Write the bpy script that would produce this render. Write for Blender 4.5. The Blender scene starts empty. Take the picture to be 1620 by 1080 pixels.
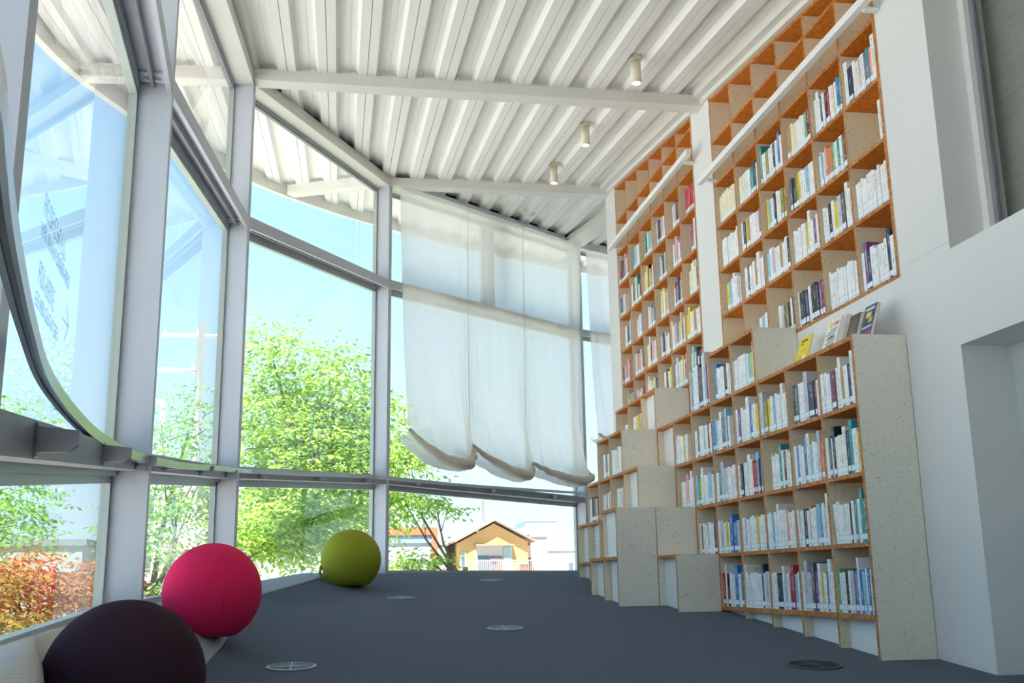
import bpy, bmesh, math, random
from mathutils import Vector, Matrix

# ------------------------------------------------------------------ camera, sky, sun, exposure
S = bpy.context.scene
COL = S.collection
camd = bpy.data.cameras.new('camera')
camd.sensor_width = 36.0
camd.lens = 1662.2 / 1620 * 36.0
camd.clip_end = 600
cam = bpy.data.objects.new('camera', camd)
COL.objects.link(cam)
cr, cu, cf = Vector((0.98683, -0.16104, -0.01529)), Vector((-0.02105, -0.22160, 0.97491)), Vector((0.16039, 0.96175, 0.22207))
cam.matrix_world = Matrix(((cr.x, cu.x, -cf.x, 0), (cr.y, cu.y, -cf.y, 0), (cr.z, cu.z, -cf.z, 0), (0, 0, 0, 1)))
S.camera = cam

world = bpy.data.worlds.new('sky')
S.world = world
world.use_nodes = True
wn, wl = world.node_tree.nodes, world.node_tree.links
wn.clear()
w_out = wn.new('ShaderNodeOutputWorld')
w_bg = wn.new('ShaderNodeBackground')
w_tc = wn.new('ShaderNodeTexCoord')
w_sep = wn.new('ShaderNodeSeparateXYZ')
w_ramp = wn.new('ShaderNodeValToRGB')
wl.new(w_tc.outputs['Generated'], w_sep.inputs[0])
wl.new(w_sep.outputs['Z'], w_ramp.inputs[0])
cr_ = w_ramp.color_ramp
cr_.elements[0].position = 0.0
cr_.elements[0].color = (.56, .71, .78, 1)
cr_.elements[1].position = 0.75
cr_.elements[1].color = (.15, .34, .70, 1)
for p_, c_ in ((.12, (.44, .64, .78, 1)), (.34, (.31, .54, .75, 1))):
    e_ = cr_.elements.new(p_)
    e_.color = c_
wl.new(w_ramp.outputs[0], w_bg.inputs[0])
w_bg.inputs[1].default_value = 1.4
wl.new(w_bg.outputs[0], w_out.inputs[0])

sund = bpy.data.lights.new('sun', 'SUN')
sund.energy = 12.5
sund.angle = 0.009
sund.color = (1.0, 0.95, 0.87)
sun = bpy.data.objects.new('sun', sund)
COL.objects.link(sun)
sun.location = (20, -20, 30)
sun.rotation_euler = (-Vector((-0.22, -0.60, 0.95))).to_track_quat('-Z', 'Y').to_euler()

S.view_settings.view_transform = 'Standard'
S.view_settings.look = 'None'
S.view_settings.exposure = 0.58
S.view_settings.gamma = 1.0
S.view_settings.use_curve_mapping = False
S.cycles.max_bounces = 10
S.cycles.diffuse_bounces = 5
S.cycles.glossy_bounces = 4
S.cycles.transparent_max_bounces = 16
S.cycles.sample_clamp_indirect = 8.0

RND = random.Random(7)

# ------------------------------------------------------------------ helpers
def rgb(h):
    v = [int(h[i:i + 2], 16) / 255 for i in (0, 2, 4)]
    return tuple(c / 12.92 if c <= .04045 else ((c + .055) / 1.055) ** 2.4 for c in v) + (1,)

def newmat(name):
    m = bpy.data.materials.new(name)
    m.use_nodes = True
    return m, m.node_tree.nodes, m.node_tree.links, m.node_tree.nodes['Principled BSDF']

def mat(name, c, rough=.6, metal=0, noise=0, scale=20, bump=0, stretch=None, c2=None, spec=.5):
    m, n, l, b = newmat(name)
    c = rgb(c) if isinstance(c, str) else c
    b.inputs['Base Color'].default_value = c
    b.inputs['Roughness'].default_value = rough
    b.inputs['Metallic'].default_value = metal
    b.inputs['Specular IOR Level'].default_value = spec
    if noise or bump:
        tc = n.new('ShaderNodeTexCoord')
        mp = n.new('ShaderNodeMapping')
        l.new(tc.outputs['Object'], mp.inputs[0])
        mp.inputs['Scale'].default_value = stretch or (1, 1, 1)
        t = n.new('ShaderNodeTexNoise')
        t.inputs['Scale'].default_value = scale
        t.inputs['Detail'].default_value = 4
        l.new(mp.outputs[0], t.inputs['Vector'])
        if noise:
            r = n.new('ShaderNodeValToRGB')
            r.color_ramp.elements[0].position = .3
            r.color_ramp.elements[1].position = .7
            cc = rgb(c2) if c2 else tuple(x * (1 - noise) for x in c[:3]) + (1,)
            r.color_ramp.elements[0].color = cc
            r.color_ramp.elements[1].color = c
            l.new(t.outputs['Fac'], r.inputs[0])
            l.new(r.outputs[0], b.inputs['Base Color'])
        if bump:
            bp = n.new('ShaderNodeBump')
            bp.inputs['Strength'].default_value = bump
            bp.inputs['Distance'].default_value = .01
            l.new(t.outputs['Fac'], bp.inputs['Height'])
            l.new(bp.outputs[0], b.inputs['Normal'])
    return m

def flakes(name, c, c2, dark, amount=.35, scale=60, rough=.65):
    """strand board: stretched flakes of several tones"""
    m, n, l, b = newmat(name)
    tc = n.new('ShaderNodeTexCoord')
    ns = n.new('ShaderNodeTexNoise')
    ns.inputs['Scale'].default_value = 6
    l.new(tc.outputs['Object'], ns.inputs['Vector'])
    ad = n.new('ShaderNodeVectorMath')
    ad.operation = 'MULTIPLY_ADD'
    ad.inputs[1].default_value = (.25, .25, .25)
    l.new(ns.outputs['Color'], ad.inputs[0])
    l.new(tc.outputs['Object'], ad.inputs[2])
    v = n.new('ShaderNodeTexVoronoi')
    v.inputs['Scale'].default_value = scale
    l.new(ad.outputs[0], v.inputs['Vector'])
    r = n.new('ShaderNodeValToRGB')
    r.color_ramp.interpolation = 'LINEAR'
    r.color_ramp.elements[0].color = rgb(dark)
    r.color_ramp.elements[0].position = .02
    r.color_ramp.elements[1].color = rgb(c)
    r.color_ramp.elements[1].position = amount
    e = r.color_ramp.elements.new(.9)
    e.color = rgb(c2)
    sp = n.new('ShaderNodeSeparateColor')
    l.new(v.outputs['Color'], sp.inputs[0])
    l.new(sp.outputs[0], r.inputs[0])
    l.new(r.outputs[0], b.inputs['Base Color'])
    b.inputs['Roughness'].default_value = rough
    return m

class MB:
    """collects faces of one mesh"""
    def __init__(self):
        self.v, self.f, self.m, self.uv = [], [], [], {}
    def quad(self, a, b, c, d, m=0, uv=None):
        i = len(self.v)
        self.v += [tuple(a), tuple(b), tuple(c), tuple(d)]
        if uv:
            self.uv[len(self.f)] = uv
        self.f.append((i, i + 1, i + 2, i + 3))
        self.m.append(m)
    def hexa(self, p, m=0, ms=None):
        """p: 4 bottom (ccw from above) then 4 top"""
        i = len(self.v)
        self.v += [tuple(x) for x in p]
        fs = [(3, 2, 1, 0), (4, 5, 6, 7), (0, 1, 5, 4), (1, 2, 6, 5), (2, 3, 7, 6), (3, 0, 4, 7)]
        for k, q in enumerate(fs):
            self.f.append(tuple(i + j for j in q))
            self.m.append(ms[k] if ms else m)
        return self
    def box(self, x0, x1, y0, y1, z0, z1, m=0, ms=None):
        # face order: bottom, top, -y, +x, +y, -x
        return self.hexa([(x0, y0, z0), (x1, y0, z0), (x1, y1, z0), (x0, y1, z0), (x0, y0, z1), (x1, y0, z1), (x1, y1, z1), (x0, y1, z1)], m, ms)
    def sweep(self, p0, p1, n, prof, m=0):
        """closed profile [(offset along n, dz)] swept from p0 to p1"""
        i = len(self.v)
        k = len(prof)
        for p in (p0, p1):
            for o, dz in prof:
                self.v.append((p[0] + n[0] * o, p[1] + n[1] * o, p[2] + dz))
        for j in range(k):
            q = (j + 1) % k
            self.f.append((i + j, i + q, i + k + q, i + k + j))
            self.m.append(m)
        self.f.append(tuple(i + j for j in range(k))[::-1])
        self.f.append(tuple(i + k + j for j in range(k)))
        self.m += [m, m]
        return self
    def tube(self, pts, r, seg=8, m=0, caps=True):
        pts = [Vector(p) for p in pts]
        rr = r if isinstance(r, (list, tuple)) else [r] * len(pts)
        base = len(self.v)
        for k, p in enumerate(pts):
            d = (pts[min(k + 1, len(pts) - 1)] - pts[max(k - 1, 0)]).normalized()
            a = Vector((0, 0, 1)) if abs(d.z) < .9 else Vector((1, 0, 0))
            u = d.cross(a).normalized()
            w = u.cross(d)
            for j in range(seg):
                t = 2 * math.pi * j / seg
                self.v.append(tuple(p + u * math.cos(t) * rr[k] + w * math.sin(t) * rr[k]))
        for k in range(len(pts) - 1):
            for j in range(seg):
                a, b = base + k * seg + j, base + k * seg + (j + 1) % seg
                self.f.append((a, b, b + seg, a + seg))
                self.m.append(m)
        if caps:
            self.f.append(tuple(base + j for j in range(seg)))
            self.f.append(tuple(base + (len(pts) - 1) * seg + j for j in range(seg))[::-1])
            self.m += [m, m]
        return self
    def grid(self, rows, m=0):
        i = len(self.v)
        w = len(rows[0])
        for r in rows:
            self.v += [tuple(p) for p in r]
        for a in range(len(rows) - 1):
            for b in range(w - 1):
                self.f.append((i + a * w + b, i + a * w + b + 1, i + (a + 1) * w + b + 1, i + (a + 1) * w + b))
                self.m.append(m)
        return self
    def mesh(self, name, mats, smooth=False):
        me = bpy.data.meshes.new(name)
        me.from_pydata(self.v, [], self.f)
        for x in (mats if isinstance(mats, (list, tuple)) else [mats]):
            me.materials.append(x)
        me.polygons.foreach_set('material_index', self.m)
        if smooth:
            me.polygons.foreach_set('use_smooth', [True] * len(self.f))
        if self.uv:
            u = me.uv_layers.new(name='UVMap')
            for fi, co in self.uv.items():
                for li, c in zip(me.polygons[fi].loop_indices, co):
                    u.data[li].uv = c
        me.update()
        return me
    def build(self, name, mats, parent=None, smooth=False, loc=None):
        o = bpy.data.objects.new(name, self.mesh(name, mats, smooth))
        COL.objects.link(o)
        if parent:
            o.parent = parent
        if loc:
            o.location = loc
        return o

def B(x0, x1, y0, y1, z0, z1, ms=None):
    return MB().box(min(x0, x1), max(x0, x1), min(y0, y1), max(y0, y1), min(z0, z1), max(z0, z1), 0, ms)

def recalc(o):
    bm = bmesh.new()
    bm.from_mesh(o.data)
    bmesh.ops.recalc_face_normals(bm, faces=bm.faces)
    bm.to_mesh(o.data)
    bm.free()
    return o

def empty(name, loc=(0, 0, 0)):
    o = bpy.data.objects.new(name, None)
    o.empty_display_size = .1
    o.location = loc
    COL.objects.link(o)
    return o

def tag(o, label=None, cat=None, group=None, kind=None):
    for k, v in (('label', label), ('category', cat), ('group', group), ('kind', kind)):
        if v:
            o[k] = v
    return o

def struct(o):
    o['kind'] = 'structure'
    return o

def inst(name, mesh, parent, loc=(0, 0, 0), rot=(0, 0, 0), scale=(1, 1, 1)):
    o = bpy.data.objects.new(name, mesh)
    o.parent = parent
    o.location = loc
    o.rotation_euler = rot
    o.scale = scale
    COL.objects.link(o)
    return o

def lathe(prof, seg=24, m=0):
    mb = MB()
    for r, z in prof:
        for j in range(seg):
            t = 2 * math.pi * j / seg
            mb.v.append((r * math.cos(t), r * math.sin(t), z))
    for k in range(len(prof) - 1):
        for j in range(seg):
            a, b = k * seg + j, k * seg + (j + 1) % seg
            mb.f.append((a, b, b + seg, a + seg))
            mb.m.append(m)
    return mb

def lerp(x, xs, ys):
    if x <= xs[0]:
        return ys[0]
    for i in range(len(xs) - 1):
        if x <= xs[i + 1]:
            return ys[i] + (ys[i + 1] - ys[i]) * (x - xs[i]) / (xs[i + 1] - xs[i])
    return ys[-1]

# ------------------------------------------------------------------ materials
M = {}
M['white'] = mat('white_paint', 'e4e4e2', .6)
M['wall'] = mat('wall_paint', 'dcdcda', .75, noise=.03, scale=3)
M['niche'] = mat('niche_paint', 'c9cecb', .75)
M['deck'] = mat('deck_paint', 'eceae6', .5, noise=.05, scale=2)
M['beam'] = mat('beam_paint', 'dddbd4', .5, noise=.03, scale=4)
M['steel'] = mat('column_paint', 'c1c6cf', .45, noise=.02, scale=3)
M['steel_dark'] = mat('transom_paint', '84868c', .45)  # darkened to carry the shade of unlit inner transom faces
M['alu'] = mat('aluminium_frame', 'b4beb9', .35, metal=.3)
M['dark'] = mat('dark_gap', '1c1a16', .9)
M['osb'] = flakes('orange_strand_board', 'd0700a', 'dc8214', 'b55e08', .5, 75)
M['osb_edge'] = flakes('brown_board_edge', 'b2713a', 'c98a4c', '8a5428', .5, 80)
M['panel'] = flakes('speckled_panel', 'e5e1d3', 'e8e4d8', 'c2bcaa', .06, 190)
M['beige'] = flakes('pale_divider_board', 'e6d8bc', 'e9dcc3', 'd8c8a8', .15, 120)
M['fabric_k'] = mat('black_fabric', '3a2630', .9, noise=.15, scale=300, bump=.05, spec=.15)
M['fabric_r'] = mat('pink_fabric', 'e6265c', .85, noise=.06, scale=300, bump=.05, spec=.2)
M['fabric_g'] = mat('green_fabric', '90982a', .85, noise=.06, scale=300, bump=.05, spec=.2)
M['paper'] = mat('paper', 'e9e4d6', .9)
M['lamp'] = mat('lamp_body', 'e6e0cc', .5)
M['vent'] = mat('vent_metal', '8d99a6', .4, metal=.5)
M['rail_edge'] = mat('glass_edge', 'b9c6c4', .15, spec=.8)
M['rail_under'] = mat('rail_underside', '4a4c52', .2, metal=.4)

def carpet_mat():
    m, n, l, b = newmat('carpet')
    tc = n.new('ShaderNodeTexCoord')
    t = n.new('ShaderNodeTexNoise')
    t.inputs['Scale'].default_value = 260
    t.inputs['Detail'].default_value = 3
    l.new(tc.outputs['Object'], t.inputs['Vector'])
    r = n.new('ShaderNodeValToRGB')
    r.color_ramp.elements[0].position = .35
    r.color_ramp.elements[0].color = rgb('222834')
    r.color_ramp.elements[1].position = .68
    r.color_ramp.elements[1].color = rgb('404c60')
    l.new(t.outputs['Fac'], r.inputs[0])
    l.new(r.outputs[0], b.inputs['Base Color'])
    b.inputs['Roughness'].default_value = .95
    b.inputs['Specular IOR Level'].default_value = .25
    b.inputs['Sheen Weight'].default_value = .15
    bp = n.new('ShaderNodeBump')
    bp.inputs['Strength'].default_value = .5
    bp.inputs['Distance'].default_value = .004
    l.new(t.outputs['Fac'], bp.inputs['Height'])
    l.new(bp.outputs[0], b.inputs['Normal'])
    return m
M['carpet'] = carpet_mat()

def ledge_mat():
    m, n, l, b = newmat('ledge_boards')
    tc = n.new('ShaderNodeTexCoord')
    w = n.new('ShaderNodeTexWave')
    w.bands_direction = 'Y'
    w.inputs['Scale'].default_value = 5.5
    w.inputs['Distortion'].default_value = .3
    l.new(tc.outputs['Object'], w.inputs['Vector'])
    r = n.new('ShaderNodeValToRGB')
    r.color_ramp.elements[0].position = .0
    r.color_ramp.elements[0].color = rgb('b0ada4')
    r.color_ramp.elements[1].position = .12
    r.color_ramp.elements[1].color = rgb('c4c1b8')
    l.new(w.outputs['Fac'], r.inputs[0])
    l.new(r.outputs[0], b.inputs['Base Color'])
    b.inputs['Roughness'].default_value = .6
    return m
M['ledge'] = ledge_mat()

def glass_mat(name, tint, ior=1.5):
    m = bpy.data.materials.new(name)
    m.use_nodes = True
    n, l = m.node_tree.nodes, m.node_tree.links
    n.clear()
    o = n.new('ShaderNodeOutputMaterial')
    mx = n.new('ShaderNodeMixShader')
    t = n.new('ShaderNodeBsdfTransparent')
    t.inputs[0].default_value = tint
    g = n.new('ShaderNodeBsdfGlossy')
    g.inputs['Roughness'].default_value = .0
    f = n.new('ShaderNodeFresnel')
    f.inputs[0].default_value = ior
    ge = n.new('ShaderNodeNewGeometry')      # one reflection per surface: none where a ray leaves the pane
    mu = n.new('ShaderNodeMath')
    mu.operation = 'MULTIPLY_ADD'
    mu.inputs[1].default_value = -1
    mu.inputs[2].default_value = 1
    m2 = n.new('ShaderNodeMath')
    m2.operation = 'MULTIPLY'
    l.new(ge.outputs['Backfacing'], mu.inputs[0])
    l.new(mu.outputs[0], m2.inputs[0])
    l.new(f.outputs[0], m2.inputs[1])
    l.new(m2.outputs[0], mx.inputs[0])
    l.new(t.outputs[0], mx.inputs[1])
    l.new(g.outputs[0], mx.inputs[2])
    l.new(mx.outputs[0], o.inputs[0])
    return m
M['glass'] = glass_mat('window_glass', (.975, .985, .98, 1))

def cloth_mat():
    m = bpy.data.materials.new('sheer_linen')
    m.use_nodes = True
    n, l = m.node_tree.nodes, m.node_tree.links
    n.clear()
    o = n.new('ShaderNodeOutputMaterial')
    d = n.new('ShaderNodeBsdfDiffuse')
    d.inputs[0].default_value = rgb('e6dfcf')
    t = n.new('ShaderNodeBsdfTranslucent')
    t.inputs[0].default_value = rgb('e2e2e2')
    tr = n.new('ShaderNodeBsdfTransparent')
    m1, m2 = n.new('ShaderNodeMixShader'), n.new('ShaderNodeMixShader')
    tc = n.new('ShaderNodeTexCoord')
    ns = n.new('ShaderNodeTexNoise')
    ns.inputs['Scale'].default_value = 90
    l.new(tc.outputs['Object'], ns.inputs['Vector'])
    mr = n.new('ShaderNodeMapRange')
    mr.inputs['To Min'].default_value = .10
    mr.inputs['To Max'].default_value = .30
    l.new(ns.outputs['Fac'], mr.inputs[0])
    m1.inputs[0].default_value = .6
    l.new(d.outputs[0], m1.inputs[1])
    l.new(t.outputs[0], m1.inputs[2])
    l.new(mr.outputs[0], m2.inputs[0])
    l.new(m1.outputs[0], m2.inputs[1])
    l.new(tr.outputs[0], m2.inputs[2])
    l.new(m2.outputs[0], o.inputs[0])
    return m
M['cloth'] = cloth_mat()
M['cloth_heavy'] = mat('doubled_linen', 'cfc8ba', .9, noise=.18, scale=14, bump=.6, stretch=(1, 1, 6))

def emit(name, c, s):
    m, n, l, b = newmat(name)
    b.inputs['Base Color'].default_value = c
    b.inputs['Emission Color'].default_value = c
    b.inputs['Emission Strength'].default_value = s
    return m
M['bulb'] = emit('lit_bulb', (1, .86, .62, 1), 14)

# ------------------------------------------------------------------ the plan of the room
XW = 2.692                      # face of the right wall
CELL, YN = .4, 4.5684           # bookcase grid along the wall
PH, Z1 = .32483, -.1744         # row height and lowest board
X1, X2, X3 = 2.4155, 2.136, 1.857   # stepped fronts of the low bookcases
G = [(-.20, -3.5), (-.33, -1.4), (-.63, 1.47), (-.915, 4.36), (-.825, 7.2), (.31, 10.05), (2.92, 12.9), (6.4, 15.2)]   # glass line
GY = [g[1] for g in G]
GX = [g[0] for g in G]
def xg(y): return lerp(y, GY, GX)
def edge_z(y): return lerp(y, [-4, 0, 2.3, 4.2, 7.25, 7.96, 8.6, 9.5], [-.6, -.2, -.12, -.106, -.027, .028, .08, .086])
def rise_w(y): return lerp(y, [0, 2.6, 4.6, 7], [.37, .37, .6, .75])
def ramp(y): return -.7497 + .0825 * y
def fz(x, y):
    p = ramp(y)
    def sm(w):
        t = min(1, max(0, (xg(y) + w - x) / w))
        return t * t * (3 - 2 * t)
    k = min(1, max(0, (4.6 - y) / 1.4))
    wf = lerp(y, [0, 1.4, 2.7, 4.0], [.3, .25, .06, .06])      # flat ledge beside the glass, then a drop
    q = min(1, max(0, (xg(y) + wf + .09 - x) / .09))
    s = (1 - k) * sm(rise_w(y)) + k * max(.6 * sm(.62), q * q * (3 - 2 * q))
    return min(p + max(0, edge_z(y) - p) * s, .086)
def ceil_z(y): return 3.597 + .125 * (y - 7.1)
def yc(k): return YN + (7 - k) * CELL
def zb(r): return Z1 + (r - 1) * PH

def nrm(i):
    a, b = Vector(G[i]), Vector(G[i + 1])
    u = (b - a).normalized()
    return u, Vector((u.y, -u.x)), (b - a).length

# ------------------------------------------------------------------ floor
def ledge_w(y): return lerp(y, [-3.5, 5, 6.9, 8.5, 9.9], [.42, .40, .33, .21, .07])
ys = [-3.5 + .1 * i for i in range(136)] + [10.1, 10.25, 10.5, 11, 11.5, 12, 12.5, 13, 13.5, 14, 14.6, 15.2]
rows = []
for y in ys:
    x0 = xg(y) - .02
    xm = xg(y) + ledge_w(y) - .004
    x1 = 3.6 if y < 10.05 else 7.5
    r = []
    for j in range(9):                       # under the ledge boards
        x = x0 + (xm - x0) * j / 8
        r.append((x, y, fz(x, y) - (.03 if j < 8 else 0)))
    for j in range(1, 33):
        x = xm + (x1 - xm) * (j / 32) ** 1.4
        r.append((x, y, fz(x, y)))
    rows.append(r)
fl = struct(recalc(MB().grid(rows).build('floor', M['carpet'], smooth=True)))
if fl.data.polygons[500].normal.z < 0:
    fl.data.flip_normals()
# pale ledge strip along the glass
rows = []
for i in range(135):
    y = -3.5 + .1 * i
    r = []
    wf = lerp(y, [0, 1.4, 2.7, 4.0], [.3, .25, .06, .06])
    lw = ledge_w(y)
    offs = [wf * t for t in (0, .33, .66, 1)] + [wf + .09 * t for t in (.25, .5, .75, 1)]
    offs = [min(o, lw * .96) for o in offs]
    offs += [offs[-1] + (lw - offs[-1]) * t / 8 for t in range(1, 9)]
    for o in offs:
        x = xg(y) + o
        r.append((x, y, fz(x, y) + .006))
    r.append((r[-1][0], y, r[-1][2] - .02))
    rows.append(r)
M['ledge_far'] = mat('grey_ledge', '8b949c', .6, noise=.08, scale=30, stretch=(.3, 6, 1))
for rr_, m_ in ((rows[:79], M['ledge']), (rows[78:], M['ledge_far'])):
    lg = recalc(MB().grid(rr_).build('ledge_boards', m_, fl, smooth=True))
    if lg.data.polygons[10].normal.z < 0:
        lg.data.flip_normals()

# ------------------------------------------------------------------ right wall, posts, niche, upper window
WB = 3.02   # back of the wall recesses
def wallbox(name, *a, m='wall'):
    return struct(B(*a).build(name, M[m]))
wr = wallbox('wall_right', XW, WB, 4.134, YN, -1.2, 4.2)
def wchild(*a, m='wall'):
    return B(*a).build('wall_section', M[m], wr)
wchild(XW, WB, YN, 6.968, -1.2, 1.43)                    # below the near tall bookcase
wchild(XW, WB, 6.968, 7.386, -1.2, 4.2)                  # broad post
wchild(XW, WB, 7.386, 9.69, -1.2, 1.13)
wchild(WB, WB + .1, -3.5, 10.07, -1.2, 4.6)              # back skin
wchild(XW, WB + .1, 9.69, 10.07, -1.2, 4.6)              # far post
wchild(XW, WB + .02, -3.5, 4.134, .983, 1.425)           # band above the niche
wchild(XW, WB + .02, -3.5, 2.2, -1.2, .983)
wchild(XW, WB + .02, -3.5, .6, 1.425, 4.2)
B(XW - .001, XW + .004, 4.134, YN, 1.459, 1.463).build('wall_joint', M['niche'], wr)
nb = B(2.93, 2.95, 2.2, 4.134, -1.2, .983).build('niche_back', M['niche'], wr)
B(2.93, 2.94, 2.2, 4.134, -.55, -.5).build('niche_skirting', M['wall'], wr)
win = struct(empty('window_9', (2.9, 2.4, 1.42)))
def wpart(name, mb, m, p=win):
    o = mb.build(name, m, p)
    o.matrix_parent_inverse = Matrix.Translation(-p.location)
    return o
wpart('window_frame', MB().box(2.872, 2.95, 4.09, 4.134, 1.425, 4.1), M['white'])
wpart('window_frame', MB().box(2.872, 2.95, .6, .66, 1.425, 4.1), M['alu'])
wpart('window_frame', MB().box(2.872, 2.95, .66, 4.09, 1.425, 1.45), M['alu'])
wpart('inner_frame', MB().box(2.90, 2.93, 4.06, 4.09, 1.45, 4.1), M['steel_dark'])
wpart('pane', MB().box(2.912, 2.918, .66, 4.06, 1.45, 4.1), M['glass'])
MB().box(3.0, 3.02, .6, 4.134, 1.425, 4.3).build('window_blind', mat('grey_green_blind', '8e9188', .7, noise=.2, scale=3, stretch=(1, 1, 14)), wr)  # stands in for the dull room wall seen through the pane
wallbox('wall_back', -.4, WB + .1, -3.6, -3.5, -1.3, 4.2)
wallbox('wall_far', 6.4, 6.5, 10.0, 15.2, -.4, 5.0)
wb2 = wallbox('wall_side', WB + .1, 6.5, 9.97, 10.07, -.4, 5.0)

# ------------------------------------------------------------------ ceiling deck, roof, beams
def offset_line(d):
    out = []
    for i in range(len(G)):
        ns = []
        if i > 0:
            ns.append(nrm(i - 1)[1])
        if i < len(G) - 1:
            ns.append(nrm(i)[1])
        n = sum(ns, Vector((0, 0))) / len(ns)
        n = n / n.length_squared
        out.append((G[i][0] - n.x * d, G[i][1] - n.y * d))
    return out
EAVE = offset_line(1.03)
fine = []
for i in range(len(EAVE) - 1):          # smooth the eave into a curve
    p = [Vector(EAVE[max(0, min(len(EAVE) - 1, i + k))]) for k in (-1, 0, 1, 2)]
    for j in range(10):
        t = j / 10
        fine.append(.5 * ((2 * p[1]) + (-p[0] + p[2]) * t + (2 * p[0] - 5 * p[1] + 4 * p[2] - p[3]) * t * t + (-p[0] + 3 * p[1] - 3 * p[2] + p[3]) * t ** 3))
fine.append(Vector(EAVE[-1]))
imin = min(range(len(fine)), key=lambda i: fine[i].x)
near_x, near_y = [p.x for p in fine[:imin + 1]][::-1], [p.y for p in fine[:imin + 1]][::-1]
far_x, far_y = [p.x for p in fine[imin:]], [p.y for p in fine[imin:]]
def y_range(x):
    return lerp(x, near_x, near_y), lerp(x, far_x, far_y)

ceiling = struct(empty('ceiling', (0, 7, 3.6)))
PITCH = .285
prof = [(.001, .035), (.002, 0), (.062, 0), (.084, .047), (.125, .050), (.127, .046), (.160, .046), (.162, .050), (.201, .047), (.223, 0), (.283, 0), (.284, .035)]
j0 = -.424 - 6 * PITCH
for k in range(32):
    xj = j0 + k * PITCH
    if xj + PITCH < fine[imin].x or xj > 6.6:
        continue
    mb = MB()
    r0, r1 = [], []
    for dx, dz in prof:
        a, b = y_range(max(xj + dx, fine[imin].x + .002))
        r0.append((xj + dx, a, ceil_z(a) + dz))
        r1.append((xj + dx, b, ceil_z(b) + dz))
    mids = []
    for q in range(9):
        t = q / 8
        mids.append([tuple(Vector(u).lerp(Vector(v), t)) for u, v in zip(r0, r1)])
    o = mb.grid(mids).build('deck_panel', M['deck'], ceiling)
    o.matrix_parent_inverse = Matrix.Translation(-ceiling.location)
# roof slab over the deck, with a curved fascia
top, bot = [], []
outline = [(p.x, p.y) for p in fine] + [(7.0, 15.5), (7.0, -4.6), (fine[0].x, -4.6)]
mb = MB()
n_ = len(outline)
for dz in (.10, .42):
    mb.v += [(x, y, ceil_z(y) + dz) for x, y in outline]
mb.f += [tuple(range(n_))[::-1], tuple(range(n_, 2 * n_))]
mb.m += [0, 0]
for i in range(n_):
    j = (i + 1) % n_
    mb.f.append((i, j, n_ + j, n_ + i))
    mb.m.append(0)
roof = struct(recalc(mb.build('roof', mat('roof_edge', 'b9b6ab', .7))))
mb = MB()
for i in range(len(fine) - 1):
    a, b = fine[i], fine[i + 1]
    d = Vector((b.y - a.y, a.x - b.x)).normalized()
    mb.sweep((a.x, a.y, ceil_z(a.y)), (b.x, b.y, ceil_z(b.y)), d, [(-.02, -.10), (.035, -.10), (.035, .10), (-.02, .10)])
mb.build('fascia', M['beam'], roof)

def beam(mb, p0, p1, w, h):
    d = Vector((p1[0] - p0[0], p1[1] - p0[1])).normalized()
    n = (d.y, -d.x)
    return mb.sweep(p0, p1, n, [(-w / 2, -h), (w / 2, -h), (w / 2, 0), (-w / 2, 0)])
struct(beam(MB(), (-.84, 7.155, 3.600), (XW + .05, 7.155, 3.600), .13, .085).build('beam', M['beam']))
struct(beam(MB(), (.25, 10.0, ceil_z(9.94)), (XW + .05, 10.0, ceil_z(9.94)), .13, .085).build('beam', M['beam']))
struct(beam(MB(), (-.93, 4.3, ceil_z(4.24)), (XW + .05, 4.3, ceil_z(4.24)), .13, .085).build('beam', M['beam']))
struct(beam(MB(), (2.92, 12.85, ceil_z(12.8)), (3.1, 10.1, ceil_z(10.05)), .28, .07).build('beam', M['beam']))
# outriggers under the eaves
for (a, b) in (((-.84, 7.155), (-1.85, 7.25)), ((.25, 10.0), (-.55, 10.5)), ((-.93, 4.3), (-1.93, 4.25))):
    struct(beam(MB(), (a[0], a[1], ceil_z(a[1])), (b[0], b[1], ceil_z(b[1])), .12, .10).build('eave_beam', M['beam']))
# edge angle between deck and bookcases
tr = struct(MB().sweep((XW, -3.4, ceil_z(-3.4)), (XW, 10.0, ceil_z(10.0)), (1, 0), [(-.085, -.03), (.06, -.03), (.06, .05), (-.085, .05)]).build('trim_1', M['beam']))
MB().sweep((XW, -3.4, ceil_z(-3.4)), (XW, 10.0, ceil_z(10.0)), (1, 0), [(-.03, -.07), (.05, -.07), (.05, -.031), (-.03, -.031)]).build('trim_lip', M['beam'], tr)

# ------------------------------------------------------------------ columns and window bays
COLS = [1, 2, 3, 4, 5, 6]
for i in COLS:
    x, y = G[i]
    u0, n0, _ = nrm(i - 1)
    u1, n1, _ = nrm(i)
    wt = .5
    n = (n0 * (1 - wt) + n1 * wt).normalized()
    u = Vector((-n.y, n.x))
    zf = fz(x + .1, y) - .02
    p = Vector((x, y))
    c = [p - u * .03, p - u * .03 + n * .175, p + u * .03 + n * .175, p + u * .03]
    mb = MB()
    mb.hexa([(q.x, q.y, zf - .3) for q in c] + [(q.x, q.y, ceil_z(q.y) - .01) for q in c])
    col = struct(mb.build('column', M['steel']))

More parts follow.
